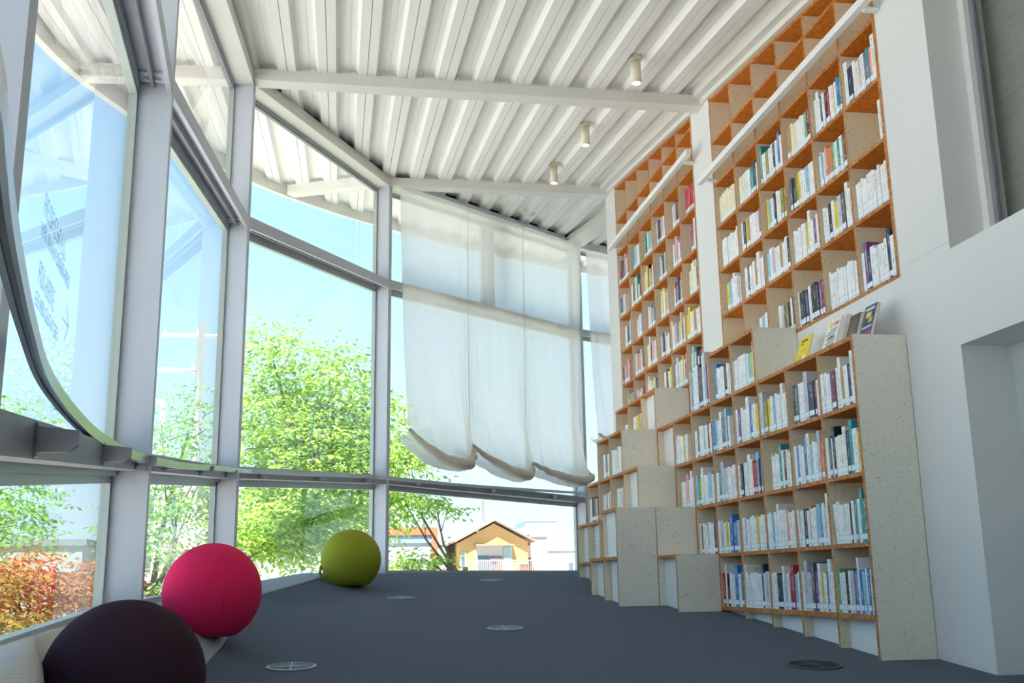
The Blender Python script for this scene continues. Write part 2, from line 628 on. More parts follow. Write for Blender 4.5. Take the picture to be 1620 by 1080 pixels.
TRT = [1.17, 1.435, 1.795, 2.155, 2.51, 2.895, 3.13, 3.3]      # top of the upper transom at each column
LTB = [-.10, -.06, .175, .448, .685, .905, .925, .95]             # underside of the lower transom
def zl(i, t, arr): return arr[i] + (arr[i + 1] - arr[i]) * t
for i in range(0, 7):
    u, n, L = nrm(i)
    a, b = Vector(G[i]), Vector(G[i + 1])
    w = struct(empty('window_%d' % (i + 1), (a.x, a.y, edge_z(a.y))))
    def wp(name, mb, m, w=w):
        o = mb.build(name, m, w)
        o.matrix_parent_inverse = Matrix.Translation(-w.location)
        return o
    def P(t, z): 
        q = a.lerp(b, t)
        return (q.x, q.y, z)
    e0, e1 = .03 / L, 1 - .03 / L
    # upper transom: channel open downwards
    for (o0, o1, d0, d1, nm, mm) in ((.0, .17, -.03, 0, 'transom', 'steel'), (.15, .17, -.085, -.03, 'transom_flange', 'steel'), (.085, .10, -.07, -.03, 'transom_flange', 'steel_dark'), (.02, .04, -.085, -.03, 'transom_flange', 'steel')):
        wp(nm, MB().sweep(P(0, TRT[i]), P(1, TRT[i + 1]), n, [(o0, d0), (o1, d0), (o1, d1), (o0, d1)]), M[mm])
    # end plates with bolts
    for t, s in ((.0, 1), (1., -1)):
        q = a.lerp(b, t) + u * s * .06
        z = zl(i, t, TRT)
        wp('bracket_plate', MB().sweep((q.x, q.y, z), (q.x + u.x * s * .09, q.y + u.y * s * .09, z + .0), n, [(.045, -.062), (.145, -.062), (.145, -.032), (.045, -.032)]), M['steel'])
        for o in (.07, .115):
            wp('bolt', MB().tube([(q.x + u.x * s * .045 + n.x * o, q.y + u.y * s * .045 + n.y * o, z - .06), (q.x + u.x * s * .045 + n.x * o, q.y + u.y * s * .045 + n.y * o, z - .075)], .012, 8), M['alu'])
    # lower transom
    wp('lower_transom', MB().sweep(P(0, LTB[i]), P(1, LTB[i + 1]), n, [(.02, .0), (.168, .0), (.168, .065), (.02, .065)]), M['steel_dark'])
    wp('lower_transom_lip', MB().sweep(P(0, LTB[i]), P(1, LTB[i + 1]), n, [(.03, -.02), (.055, -.02), (.055, .0), (.03, .0)]), M['alu'])
    # head beam under the deck
    wp('head_beam', MB().sweep(P(0, ceil_z(a.y) - .004), P(1, ceil_z(b.y) - .004), n, [(.03, -.10), (.17, -.10), (.17, 0), (.03, 0)]), M['beam'])
    wp('head_channel', MB().sweep(P(0, ceil_z(a.y) - .004), P(1, ceil_z(b.y) - .004), n, [(.0, -.14), (.03, -.14), (.03, 0), (.0, 0)]), M['steel_dark'])
    wp('deck_filler', MB().sweep(P(0, ceil_z(a.y) - .004), P(1, ceil_z(b.y) - .004), n, [(.07, 0), (.13, 0), (.13, .05), (.07, .05)]), M['dark'])  # dark strip added for the shade in the open flutes above the beam
    # panes in three tiers, each in its frame
    tiers = [(lambda t: edge_z(a.lerp(b, t).y) + .0, lambda t: zl(i, t, LTB) - .02),
             (lambda t: zl(i, t, LTB) + .065, lambda t: zl(i, t, TRT) - .085),
             (lambda t: zl(i, t, TRT), lambda t: ceil_z(a.lerp(b, t).y) - .10)]
    for ti, (lo, hi) in enumerate(tiers):
        def pane(t0, t1):
            q0, q1 = a.lerp(b, t0), a.lerp(b, t1)
            pts = []
            for z0, z1 in ((lo(t0), lo(t1)), (hi(t0), hi(t1))):
                pts += [(q0.x + n.x * .01, q0.y + n.y * .01, z0), (q0.x + n.x * .018, q0.y + n.y * .018, z0), (q1.x + n.x * .018, q1.y + n.y * .018, z1), (q1.x + n.x * .01, q1.y + n.y * .01, z1)]
            recalc(wp('pane', MB().hexa(pts), M['glass']))
            fw = .028
            wp('frame', MB().sweep((q0.x, q0.y, lo(t0)), (q1.x, q1.y, lo(t1)), n, [(.0, 0), (.035, 0), (.035, fw), (0, fw)]), M['alu'])
            wp('frame', MB().sweep((q0.x, q0.y, hi(t0)), (q1.x, q1.y, hi(t1)), n, [(.0, -fw), (.035, -fw), (.035, 0), (0, 0)]), M['alu'])
            for q, t, s in ((q0, t0, 1), (q1, t1, -1)):
                m_ = MB()
                c = [q, q + n * .035, q + n * .035 + u * s * fw, q + u * s * fw]
                m_.hexa([(k.x, k.y, lo(t)) for k in c] + [(k.x, k.y, hi(t)) for k in c])
                wp('frame', m_, M['alu'])
        if i == 5 and ti == 2:
            pane(e0, .48)
            pane(.52, e1)
            q = a.lerp(b, .5)
            c = [q - u * .07, q - u * .07 + n * .08, q + u * .07 + n * .08, q + u * .07]
            wp('mullion', MB().hexa([(k.x, k.y, lo(.5)) for k in c] + [(k.x, k.y, hi(.5)) for k in c]), M['steel'])
        else:
            pane(e0, e1)
    if i == 2:
        # faint lettering strokes and an arrow on the glass, read from outside
        M['print'] = glass_mat('faint_print', (.78, .82, .86, 1), 1.02)
        rr = random.Random(3)
        for (s0, z0, s1, z1, h, dens) in ((1.10, .917, 1.46, .900, .055, 9), (1.088, .848, 1.57, .841, .035, 16), (1.10, .744, 1.357, .729, .055, 7), (1.088, .674, 1.465, .661, .035, 13)):
            mb = MB()
            for k in range(dens):
                s = s0 + (s1 - s0) * (k + .5) / dens
                z = z0 + (z1 - z0) * (k + .5) / dens
                cw = (s1 - s0) / dens * .34
                def st(sa, sb, za, zb_):
                    mb.sweep((a.x + u.x * sa + n.x * .019, a.y + u.y * sa + n.y * .019, 0), (a.x + u.x * sb + n.x * .019, a.y + u.y * sb + n.y * .019, 0), n, [(0, za), (.001, za), (.001, zb_), (0, zb_)])
                th = .0036
                st(s - cw, s - cw + th, z - h / 2, z + h / 2)
                if rr.random() < .7:
                    st(s - cw, s + cw, z + h / 2 - th, z + h / 2)
                if rr.random() < .6:
                    st(s - cw, s + cw, z - th / 2, z + th / 2)
                if rr.random() < .6:
                    st(s + cw - th, s + cw, z - h / 2, z + (0 if rr.random() < .5 else h / 2))
                if rr.random() < .5:
                    st(s - cw, s + cw, z - h / 2, z - h / 2 + th)
            wp('lettering', mb, M['print'])
        mb = MB()
        for dz, s in ((0, 1), (0, -1)):
            for k in range(6):
                sa = 1.56 + k * .009
                mb.sweep((a.x + u.x * sa + n.x * .019, a.y + u.y * sa + n.y * .019, .725 + s * (.05 - k * .0085)), (a.x + u.x * (sa + .009) + n.x * .019, a.y + u.y * (sa + .009) + n.y * .019, .725 + s * (.05 - (k + 1) * .0085)), n, [(0, -.004), (.001, -.004), (.001, .004), (0, .004)])
        mb.sweep((a.x + u.x * 1.50 + n.x * .019, a.y + u.y * 1.50 + n.y * .019, .725), (a.x + u.x * 1.61 + n.x * .019, a.y + u.y * 1.61 + n.y * .019, .725), n, [(0, -.003), (.001, -.003), (.001, .003), (0, .003)])
        wp('arrow_mark', mb, M['print'])

# ------------------------------------------------------------------ curved glass handrail on brackets
RAIL = [(-.10, .0, .235), (-.14, .3, .255), (-.19, .56, .275), (-.229, .713, .289), (-.269, .865, .302), (-.325, 1.092, .320), (-.397, 1.406, .336), (-.484, 1.83, .348), (-.545, 2.27, .355), (-.586, 2.742, .362), (-.634, 3.47, .402), (-.655, 4.2, .462), (-.66, 4.9, .5226), (-.645, 5.9, .62), (-.60, 6.75, .695), (-.47, 7.4, .753), (-.257, 7.98, .797), (.05, 8.75, .862), (.363, 9.55, .925), (.82, 10.25, .95), (1.47, 10.98, .97), (2.98, 12.62, 1.03)]
pts = []
for i in range(len(RAIL) - 1):
    p = [Vector(RAIL[max(0, min(len(RAIL) - 1, i + k))]) for k in (-1, 0, 1, 2)]
    for j in range(8):
        t = j / 8
        pts.append(.5 * ((2 * p[1]) + (-p[0] + p[2]) * t + (2 * p[0] - 5 * p[1] + 4 * p[2] - p[3]) * t * t + (-p[0] + 3 * p[1] - 3 * p[2] + p[3]) * t ** 3))
pts.append(Vector(RAIL[-1]))
rail = empty('handrail', RAIL[12])
tag(rail, 'long curved glass-edged handrail ledge following the window wall', 'handrail')
def strip(o0, o1, z0, z1):
    mb = MB()
    rows = []
    for k, p in enumerate(pts):
        d = pts[min(k + 1, len(pts) - 1)] - pts[max(k - 1, 0)]
        n = Vector((d.y, -d.x, 0)).normalized()
        rows.append([p + n * o0 + Vector((0, 0, z0)), p + n * o1 + Vector((0, 0, z0)), p + n * o1 + Vector((0, 0, z1)), p + n * o0 + Vector((0, 0, z1)), p + n * o0 + Vector((0, 0, z0))])
    return mb.grid(rows)
def rp(name, mb, m, sm=False):
    o = recalc(mb.build(name, m, rail, sm))
    o.matrix_parent_inverse = Matrix.Translation(-rail.location)
rp('silver_bar', strip(-.016, -.009, -.013, .013), M['alu'])
rp('core', strip(-.009, -.002, -.010, .012), M['rail_under'])
rp('glass_edge', strip(-.002, .003, -.012, .015), M['rail_edge'])
for i in range(1, 6):
    u, n, L = nrm(i)
    a, b = Vector(G[i]), Vector(G[i + 1])
    cnt = 3
    for k in range(cnt):
        t = (k + .35) / cnt
        q = a.lerp(b, t)
        zt = LTB[i] + (LTB[i + 1] - LTB[i]) * t + .062
        if q.y < .6:
            continue
        mb = MB()
        pr = [(.16, -.048), (.222, -.048), (.238, -.036), (.238, -.012), (.16, -.004)]
        p0 = (q.x, q.y, zt)
        mb.sweep((q.x, q.y, zt - .002), (q.x + u.x * .012, q.y + u.y * .012, zt - .002), n, pr)
        rp('bracket', mb, M['steel_dark'])
        mb = MB().sweep((q.x - u.x * .0, q.y - u.y * .0, zt), (q.x + u.x * .025, q.y + u.y * .025, zt), n, [(.165, -.058), (.174, -.058), (.174, -.002), (.165, -.002)])
        rp('bracket_foot', mb, M['steel_dark'])

# ------------------------------------------------------------------ bookcases
OSBM = [M['osb'], M['osb_edge'], M['beige'], M['panel'], M['white']]
TH = .021
def part(name, mb, root, mats=OSBM):
    o = mb.build(name, mats, root)
    o.matrix_parent_inverse = Matrix.Translation(-root.location)
    return o
def board(root, x0, x1, y0, y1, z, th=TH):
    # underside and front edge show strand board
    return part('shelf_board', B(x0, x1, y0, y1, z - th, z, [0, 2, 1, 0, 1, 1]), root)
def divider(root, x0, x1, y, z0, z1, name='divider', th=TH, m=2):
    return part(name, B(x0, x1, y - th / 2, y + th / 2, z0, z1, [1, 1, m, m, m, 1]), root)

def tall_case(name, label, y0, cell, zrows, ncol):
    root = empty(name, (XW, y0, zrows[0]))
    tag(root, label, 'bookcase')
    x0, x1 = XW - .002, WB - .03
    y1 = y0 + cell * ncol
    for z in zrows:
        board(root, x0, x1, y0 + TH / 2, y1 - TH / 2, z)
    for k in range(ncol + 1):
        y = y0 + k * cell
        th = .028 if k in (0, ncol) else TH
        zt = ceil_z(y) - .07
        if k in (0, ncol):
            divider(root, x0 - (.0 if k else .002), x1, y + (.006 if k == 0 else -.006), zrows[0] - TH, zt, 'side_panel', th)
            continue
        for z0, z1 in zip(zrows, zrows[1:] + [99]):
            z1 = min(z1 - TH, zt)
            if z1 - z0 > .03:
                divider(root, x0 + .002, x1, y, z0, z1)
    # sloping top board under the deck
    mb = MB()
    p = []
    for dz in (-.095, -.072):
        p += [(x0, y0, ceil_z(y0) + dz), (x1, y0, ceil_z(y0) + dz), (x1, y1, ceil_z(y1) + dz), (x0, y1, ceil_z(y1) + dz)]
    mb.hexa(p, ms=[0, 2, 1, 0, 1, 1])
    part('top_board', mb, root)
    part('back_panel', B(x1, x1 + .015, y0, y1, zrows[0] - TH, ceil_z(y0) - .02, [2] * 6), root)
    return root
ZU = [1.441] + [1.8326 + .3313 * i for i in range(5)]
tall_case('tall_bookcase', 'tall built-in orange grid bookcase on the near wall, sloped top', YN, CELL, ZU, 6)
C1, Y1 = .3841, 7.386
ZF = [1.8222 + .3326 * i for i in range(-2, 6)]
tall_case('tall_bookcase', 'tall built-in orange grid bookcase between the two white posts', Y1, C1, ZF, 6)

# white ladder rails in front of the tall bookcases
for (ya, yb, z, lab) in ((4.36, 7.0, 2.855, 'white ladder rail across the nearer tall bookcase'), (7.2, 9.62, 3.182, 'white ladder rail across the farther tall bookcase')):
    root = tag(empty('ladder_rail', (2.6, ya, z)), lab, 'rail')
    part('bar', B(2.575, 2.612, ya, yb, z - .022, z + .022), root, [M['white']])
    for y in (ya + .15, yb - .12):
        part('bracket', B(2.612, XW - .004, y, y + .03, z - .03, z - .012), root, [M['white']])

# ------------------------------------------------------------------ stepped low bookcases
def louvre(root, x, y0, y1, z0, z1):
    part('ribbed_back', B(x, x + .008, y0, y1, z0, z1), root, [M['white']])
    k = 0
    z = z0 + .012
    mb = MB()
    while z < z1 - .01:
        mb.box(x - .008, x, y0 + .005, y1 - .005, z, z + .009)
        z += .022
    o = part('ribs', mb, root, [M['white']])
    o['kind'] = 'stuff'

# near unit, front X1
low = tag(empty('low_bookcase', (X1, YN, fz(X1, YN))), 'low stepped bookcase packed with books, speckled end panel nearest the camera', 'bookcase')
left = {1: 2, 2: 1, 3: 0, 4: -1}
EP = .024
xb = XW - .003
board(low, X1, xb, YN + EP, yc(2), zb(1), .026)
for r, k in ((2, 2), (3, 1), (4, 0), (5, -1)):
    board(low, X1, xb, YN + EP, yc(k), zb(r))
part('end_panel', B(X1 - .002, XW + .0, YN, YN + EP, fz(X1, YN) - .01, zb(5) + .004, [3, 3, 3, 3, 3, 1]), low)
for r in range(1, 5):
    for k in range(left[r], 7):
        divider(low, X1 + .002, xb, yc(k) - (0 if k > left[r] else TH / 2), zb(r), zb(r + 1) - TH)
for k in range(3, 7):          # feet down to the ramp
    divider(low, X1 + .002, X1 + .20, yc(k), fz(X1, yc(k)) - .02, zb(1) - .026, 'foot_panel')
for k in range(2, 7):
    za, zc = fz(X1, yc(k + 1)), fz(X1, yc(k))
    mb = MB()
    x = X1 + .053
    ye = yc(k + 1) + EP
    p = [(x, ye, za - .01), (x + .012, ye, za - .01), (x + .012, yc(k), zc - .01), (x, yc(k), zc - .01)]
    mb.hexa(p + [(q[0], q[1], zb(1) - .026) for q in p])
    part('kick_board', mb, low, [M['white']])
part('back_panel', B(xb, xb + .002, YN, yc(-1), zb(1) - .2, zb(5), [2] * 6), low)
part('kick_board', B(X1 + .05, X1 + .062, yc(0) + .01, yc(-1) - .01, zb(4), zb(5) - TH), low, [M['white']])
# block on top of it
blk = tag(empty('bookcase_block', (X1, yc(4), zb(5))), 'short two-cell bookcase block beside the yellow display book', 'bookcase')
board(blk, X1, xb, yc(4) + EP, yc(2), zb(6))
part('end_panel', B(X1 - .001, xb, yc(4), yc(4) + EP, zb(5), zb(6) + .002, [3, 3, 3, 3, 3, 1]), blk)
divider(blk, X1 + .002, xb, yc(3), zb(5), zb(6) - TH)
divider(blk, X1 + .002, xb, yc(2) - TH / 2, zb(5), zb(6) - TH, 'side_panel')
# block further along at the same level
bl2 = tag(empty('bookcase_block', (X1, yc(-1), zb(5))), 'small three-cell bookcase block highest on the steps', 'bookcase')
board(bl2, X1, xb, yc(-1) + EP, yc(-4), zb(6))
part('end_panel', B(X1 - .001, xb, yc(-1), yc(-1) + EP, zb(5), zb(6) + .002, [3, 3, 3, 3, 3, 1]), bl2)
for k in (-2, -3, -4):
    divider(bl2, X1 + .002, xb, yc(k) - (TH / 2 if k == -4 else 0), zb(5), zb(6) - TH)
part('white_back', B(X1 + .05, X1 + .062, yc(-1) + EP, yc(-2), zb(5), zb(6) - TH), bl2, [M['white']])
board(bl2, X1, xb, yc(-1), yc(-4), zb(5))

# middle unit, front X2
mid = tag(empty('low_bookcase', (X2, yc(0), zb(3))), 'middle stepped bookcase jutting out beyond the near one', 'bookcase')
board(mid, X2, X1, yc(2) + EP, yc(1), zb(2))
part('end_panel', B(X2 - .001, X1, yc(2), yc(2) + EP, fz(X2, yc(2)) - .01, zb(2) - .002, [3, 3, 3, 3, 3, 1]), mid)
za, zc = fz(X2, yc(2)), fz(X2, yc(1))
mb = MB()
x = X2 + .048
p = [(x, yc(2) + EP, za), (x + .012, yc(2) + EP, za), (x + .012, yc(1), zc), (x, yc(1), zc)]
mb.hexa(p + [(q[0], q[1], zb(2) - TH) for q in p])
part('white_back', mb, mid, [M['white']])
part('side_panel', B(X2, X1, yc(1) + .001, yc(1) + EP, fz(X2, yc(1)) - .02, zb(2) - TH, [3, 3, 3, 3, 3, 1]), mid)
part('end_panel', B(X2 - .001, X1, yc(1), yc(1) + EP, zb(2), zb(3) - .002, [3, 3, 3, 3, 3, 1]), mid)
board(mid, X2, X1, yc(1) + EP, yc(-5), zb(3))
part('end_panel', B(X2 - .001, X1, yc(0), yc(0) + EP, zb(3), zb(4) - .002, [3, 3, 3, 3, 3, 1]), mid)
board(mid, X2, X1, yc(0) + EP, yc(-4), zb(4))
part('end_panel', B(X2 - .001, X1, yc(-1), yc(-1) + EP, zb(4), zb(5) - .002, [3, 3, 3, 3, 3, 1]), mid)
board(mid, X2, X1, yc(-1) + EP, yc(-3), zb(5))
for r, ks in ((4, (-2, -3)), (3, (-1, -2, -3, -4)), (2, (0, -1, -2, -3, -4, -5)), (1, (-1, -2, -3, -4, -5))):
    for k in ks:
        z0 = zb(r) if r > 1 else fz(X2, yc(k)) - .02
        divider(mid, X2 + .002, X1, yc(k) - (TH / 2 if k == ks[-1] else 0), z0, zb(r + 1) - TH)
board(mid, X2, X1, yc(-1), yc(-5), zb(2))
part('white_back', B(X2 + .052, X2 + .064, yc(0) + EP, yc(-1), zb(3), zb(4) - TH), mid, [M['white']])
for k in (-3, -4):
    louvre(mid, X2 + .054, yc(k) + .02, yc(k - 1) - .02, zb(2), zb(3) - TH)
louvre(mid, X2 + .054, yc(-4) + .02, yc(-5) - .02, fz(X2, yc(-5)) - .02, zb(2) - TH)
part('back_panel', B(X1 - .003, X1 - .001, yc(-1), yc(-5), zb(1), zb(4), [2] * 6), mid)

# front unit, front X3
frn = tag(empty('low_bookcase', (X3, yc(1), fz(X3, yc(1)))), 'front stepped bookcase with a tall speckled end and white backs', 'bookcase')
part('end_panel', B(X3 - .001, X2 - .005, yc(1), yc(1) + EP, fz(X3, yc(1)) - .01, zb(3) - .001, [3, 3, 3, 3, 3, 1]), frn)
board(frn, X3, X2, yc(1) + EP, yc(0), zb(3))
board(frn, X3, X2, yc(1) + EP, yc(-1), zb(2))
divider(frn, X3 + .002, X2, yc(0) - TH / 2, zb(2), zb(3) - TH, 'side_panel')
divider(frn, X3 + .002, X2, yc(0), fz(X3, yc(0)) - .02, zb(2) - TH)
divider(frn, X3 + .002, X2, yc(-1) - TH / 2, fz(X3, yc(-1)) - .02, zb(2) - TH, 'side_panel')
part('white_back', B(X3 + .03, X3 + .042, yc(1) + EP, yc(0) - TH, zb(2), zb(3) - TH), frn, [M['white']])
for k in (1, 0):
    za, zc = fz(X3, yc(k)), fz(X3, yc(k - 1))
    mb = MB()
    x = X3 + .052
    p = [(x, yc(k) + .02, za - .01), (x + .012, yc(k) + .02, za - .01), (x + .012, yc(k - 1) - TH, zc - .01), (x, yc(k - 1) - TH, zc - .01)]
    mb.hexa(p + [(q[0], q[1], zb(2) - TH) for q in p])
    part('white_back', mb, frn, [M['white']])
# ------------------------------------------------------------------ books
CODES = {  # letter: colour word, cover hex, print hex
    'w': ('white', 'e9e9e8', '5b6470'), 'i': ('ivory', 'e9e1c6', '8a7a5a'), 's': ('pale grey', 'c3bfc9', '4a4a55'),
    'b': ('blue', '3a78b8', 'e6eef6'), 'n': ('navy', '232f52', 'c9cfdd'), 'k': ('black', '1f1c22', 'c8c4c0'),
    't': ('teal', '2f8b8e', 'dff0ee'), 'l': ('light blue', '8ec3dc', '2f5a78'), 'y': ('yellow', 'dfc93a', '4a4322'),
    'o': ('orange', 'd9763a', 'f6ead8'), 'r': ('red', 'b8203c', 'f4dfe0'), 'p': ('pink', 'e3a9b0', '8a3a4a'),
    'v': ('purple', '7a4a86', 'ece2f0'), 'g': ('green', '5aa06a', 'eef6ea'), 'h': ('lime', 'b9c832', '3f4a18'),
    'm': ('maroon', '6e2436', 'e8d5d2'), 'a': ('tan', 'b98d5c', '4a341c'), 'z': ('dark grey', '55555c', 'dcdcdc'),
    'x': ('olive', '8b8430', 'efe9c0'), 'd': ('salmon', 'df8a72', 'fff0e8'), 'q': ('dark green', '25524a', 'd0e0d8')}

def spine_mat(code):
    word, c, pr = CODES[code]
    m, n, l, b = newmat('cover_' + word.replace(' ', '_'))
    uv = n.new('ShaderNodeUVMap')
    uv.uv_map = 'UVMap'
    sp = n.new('ShaderNodeSeparateXYZ')
    l.new(uv.outputs[0], sp.inputs[0])
    def math_(op, a, bb=None):
        x = n.new('ShaderNodeMath')
        x.operation = op
        for i, v in enumerate((a, bb)):
            if v is None:
                continue
            if isinstance(v, (int, float)):
                x.inputs[i].default_value = v
            else:
                l.new(v, x.inputs[i])
        return x.outputs[0]
    tc = n.new('ShaderNodeTexCoord')
    gm = n.new('ShaderNodeNewGeometry')
    ns = n.new('ShaderNodeTexNoise')
    ns.inputs['Scale'].default_value = 170
    ns.inputs['Detail'].default_value = 1
    l.new(gm.outputs['Position'], ns.inputs['Vector'])
    ns2 = n.new('ShaderNodeTexNoise')
    ns2.inputs['Scale'].default_value = 14
    l.new(gm.outputs['Position'], ns2.inputs['Vector'])
    band = math_('LESS_THAN', math_('ABSOLUTE', math_('SUBTRACT', sp.outputs[0], .5)), .24)
    hi = math_('LESS_THAN', sp.outputs[1], .93)
    lo = math_('GREATER_THAN', sp.outputs[1], .30)
    ink = math_('GREATER_THAN', ns.outputs['Fac'], .52)
    blk = math_('GREATER_THAN', ns2.outputs['Fac'], .47)
    k = math_('MULTIPLY', math_('MULTIPLY', band, hi), math_('MULTIPLY', math_('MULTIPLY', lo, ink), blk))
    k = math_('MULTIPLY', k, .6)
    mx = n.new('ShaderNodeMix')
    mx.data_type = 'RGBA'
    l.new(k, mx.inputs[0])
    mx.inputs[6].default_value = rgb(c)
    mx.inputs[7].default_value = rgb(pr)
    l.new(mx.outputs[2], b.inputs['Base Color'])
    b.inputs['Roughness'].default_value = .45
    return m
KEYS = list(CODES)
COVER = {k: spine_mat(k) for k in KEYS}

def label_mat():
    m, n, l, b = newmat('spine_label')
    uv = n.new('ShaderNodeUVMap')
    uv.uv_map = 'UVMap'
    sp = n.new('ShaderNodeSeparateXYZ')
    l.new(uv.outputs[0], sp.inputs[0])
    w = n.new('ShaderNodeMath')
    w.operation = 'PINGPONG'
    w.inputs[1].default_value = .5
    l.new(sp.outputs[1], w.inputs[0])
    r = n.new('ShaderNodeValToRGB')
    r.color_ramp.interpolation = 'CONSTANT'
    r.color_ramp.elements[0].color = rgb('9dbbd4')
    r.color_ramp.elements[1].position = .10
    r.color_ramp.elements[1].color = rgb('eef2f5')
    for p, c in ((.30, 'b4cade'), (.35, 'eef2f5')):
        e = r.color_ramp.elements.new(p)
        e.color = rgb(c)
    l.new(w.outputs[0], r.inputs[0])
    l.new(r.outputs[0], b.inputs['Base Color'])
    b.inputs['Roughness'].default_value = .4
    return m
M['spine_label'] = label_mat()
ORD = ['first', 'second', 'third', 'fourth', 'fifth', 'sixth', 'seventh', 'eighth', 'ninth', 'tenth', 'eleventh', 'twelfth', 'thirteenth', 'fourteenth', 'fifteenth', 'sixteenth', 'seventeenth', 'eighteenth']

def parse(code):
    """'^' tall, '_' short, '*' thick, '-' slim, '/' leaning; letters are colours"""
    out, f = [], ''
    for ch in code:
        if ch == ' ':
            continue
        if ch in '^_*-/':
            f += ch
        else:
            out.append((ch, f))
            f = ''
    return out

LABEL_MESH = MB()
LABEL_MESH.quad((-.0008, 1, 0), (-.0008, 0, 0), (-.0008, 0, 1), (-.0008, 1, 1), 0, [(0, 0), (1, 0), (1, 1), (0, 1)])
LABEL_MESH.quad((0, 0, 0), (0, 1, 0), (0, 1, 1), (0, 0, 1), 0)
LABEL_ME = LABEL_MESH.mesh('spine_label', M['spine_label'])
PAGE_ME = MB().box(0, 1, 0, 1, 0, 1).mesh('pages', M['paper'])

def cover_mesh(d, t, h, code):
    """a cover wrapped round three sides; spine at x = 0, thickness along y"""
    b = .0022
    o = [(0, 0), (d, 0), (d, b), (b, b), (b, t - b), (d, t - b), (d, t), (0, t)]
    mb = MB()
    for z in (0, h):
        mb.v += [(x, y, z) for x, y in o]
    for j in range(8):
        q = (j + 1) % 8
        if j == 7:
            mb.uv[len(mb.f)] = [(1, 0), (0, 0), (0, 1), (1, 1)]
        mb.f.append((j, q, 8 + q, 8 + j))
        mb.m.append(0)
    for a in ((0, 1, 2, 3), (0, 3, 4, 7), (7, 4, 5, 6)):
        mb.f.append(tuple(a)[::-1])
        mb.f.append(tuple(8 + x for x in a))
        mb.m += [0, 0]
    return mb.mesh('book_cover', COVER[code])

def layout(code, y_left, y_right, start, hmax, seed, closed=True, hbase=.205):
    """books from left (far, larger y) to right; gives (code, y, thickness, height, depth, lean)"""
    rr = random.Random(seed)
    bs = parse(code)
    width = y_left - y_right
    th = [rr.uniform(.016, .027) * (1.55 if '*' in f else .55 if '-' in f else 1) for c, f in bs]
    room = width * (1 - start) - .004
    k = room / sum(th)
    if k < 2.1:
        th = [t * k for t in th]
    else:
        th = [t * 1.8 for t in th]
    y = y_right + sum(th) + .002 if start > .01 or k < 2.1 else y_left - .002
    out = []
    for (c, f), t in zip(bs, th):
        h = hbase * rr.uniform(.90, 1.02)
        if '^' in f:
            h = hbase * rr.uniform(1.13, 1.26)
        if '_' in f:
            h = hbase * rr.uniform(.76, .84)
        h = min(h, hmax)
        y -= t
        out.append((c, y, t * .97, h, min(.205, h * .72), '/' in f, rr.uniform(.0, .012)))
    return out

NBOOK = 0
def put_book(c, x, y, z, t, h, d, lean, label, group):
    global NBOOK
    NBOOK += 1
    o = bpy.data.objects.new('book', cover_mesh(d, t, h, c))
    COL.objects.link(o)
    o.location = (x, y, z + .0006)
    if lean:
        o.rotation_euler = (-.09, 0, 0)
        o.location.z += t * .09
    tag(o, label, 'book', group)
    inst('pages', PAGE_ME, o, (.003, .0025, .003), scale=(d - .006, t - .005, h - .007))
    if t > .008:
        inst('spine_label', LABEL_ME, o, (0, t * .06, .012), scale=(1, t * .88, .028))
    return o

ROWN = {1: 'bottom row', 2: 'second lowest row', 3: 'third lowest row', 4: 'fourth lowest row', 5: 'row on top'}
LOWBOOKS = {  # (row, cell): code, empty share at the left
    (1, 2): ('/r ^-w/ k w w ^b w t', .06), (1, 3): ('-^w w w w w w w w ^n w s w', .0), (1, 4): ('w w k n ^w s w -r ^r l w', .0),
    (1, 5): ('w ^s* s ^z v ^w* y w b ^w w', .0), (1, 6): ('g -g w w k w* -s -m b ^w b l w b w', .0),
    (2, 1): ('w k w w l w w w k -v', .08), (2, 2): ('w s w y w ^b* b s', .0), (2, 3): ('w s w w w w y w w w', .05), (2, 4): ('w w l w ^w* w w d w w', .0),
    (2, 5): ('/w w n w -d w w l b w s ^w', .04), (2, 6): ('/w /w /w w w -k w t w ^t t', .1),
    (3, 0): ('w w ^p w ^w w', .28), (3, 1): ('l t y ^w* w w -l l w', .06), (3, 2): ('w t ^s* s w w w p', .05), (3, 3): ('w k w w ^w w -r r ^l -m b', .0),
    (3, 4): ('-i w w w ^t w m w w', .3), (3, 5): ('w b w w ^b ^i l w w ^s* -o', .04), (3, 6): ('w z -w ^k w w i ^w n ^t* w y', .0),
    (4, 0): ('s* w w w -y w w', .0), (4, 1): ('w z w w s w -m w', .1), (4, 2): ('b l w ^w* -z ^l -n w', .0), (4, 3): ('w v w w w ^w b* w y', .05),
    (4, 4): ('^s* -x y w l w w ^w w', .0), (4, 5): ('-k z w w ^s* n -m w', .16), (4, 6): ('w w w -v m w ^w a w n ^w*', .0),
    (5, 1): ('s l w w w w k z n ^w ^s b d', .0), (5, 2): ('^b w w w w k w w', .06), (5, 3): ('s w w w w w w l h ^w', .05)}
for (r, k), (code, st) in LOWBOOKS.items():
    yl, yr_ = yc(k) - TH / 2 - .003, yc(k + 1) + TH / 2 + .003
    if r == 5 and k == 3:
        yr_ = yc(4) + EP + .002
    if k == 6:
        yr_ = YN + EP + .002
    big = r == 5 and k == 1
    for q, (c, y, t, h, d, lean, dx) in enumerate(layout(code, yl, yr_, st, .285 if not big else .4, r * 31 + k, hbase=.30 if big else .205)):
        cell = {7 - k - 1: None}
        lab = '%s book, %s from left, %s, %s cell from end panel' % (CODES[c][0], ORD[q], ROWN[r], ORD[6 - k])
        put_book(c, X1 + .003 + dx * .5, y, zb(r), t, h, d, lean, lab, 'books in the low stepped bookcase')

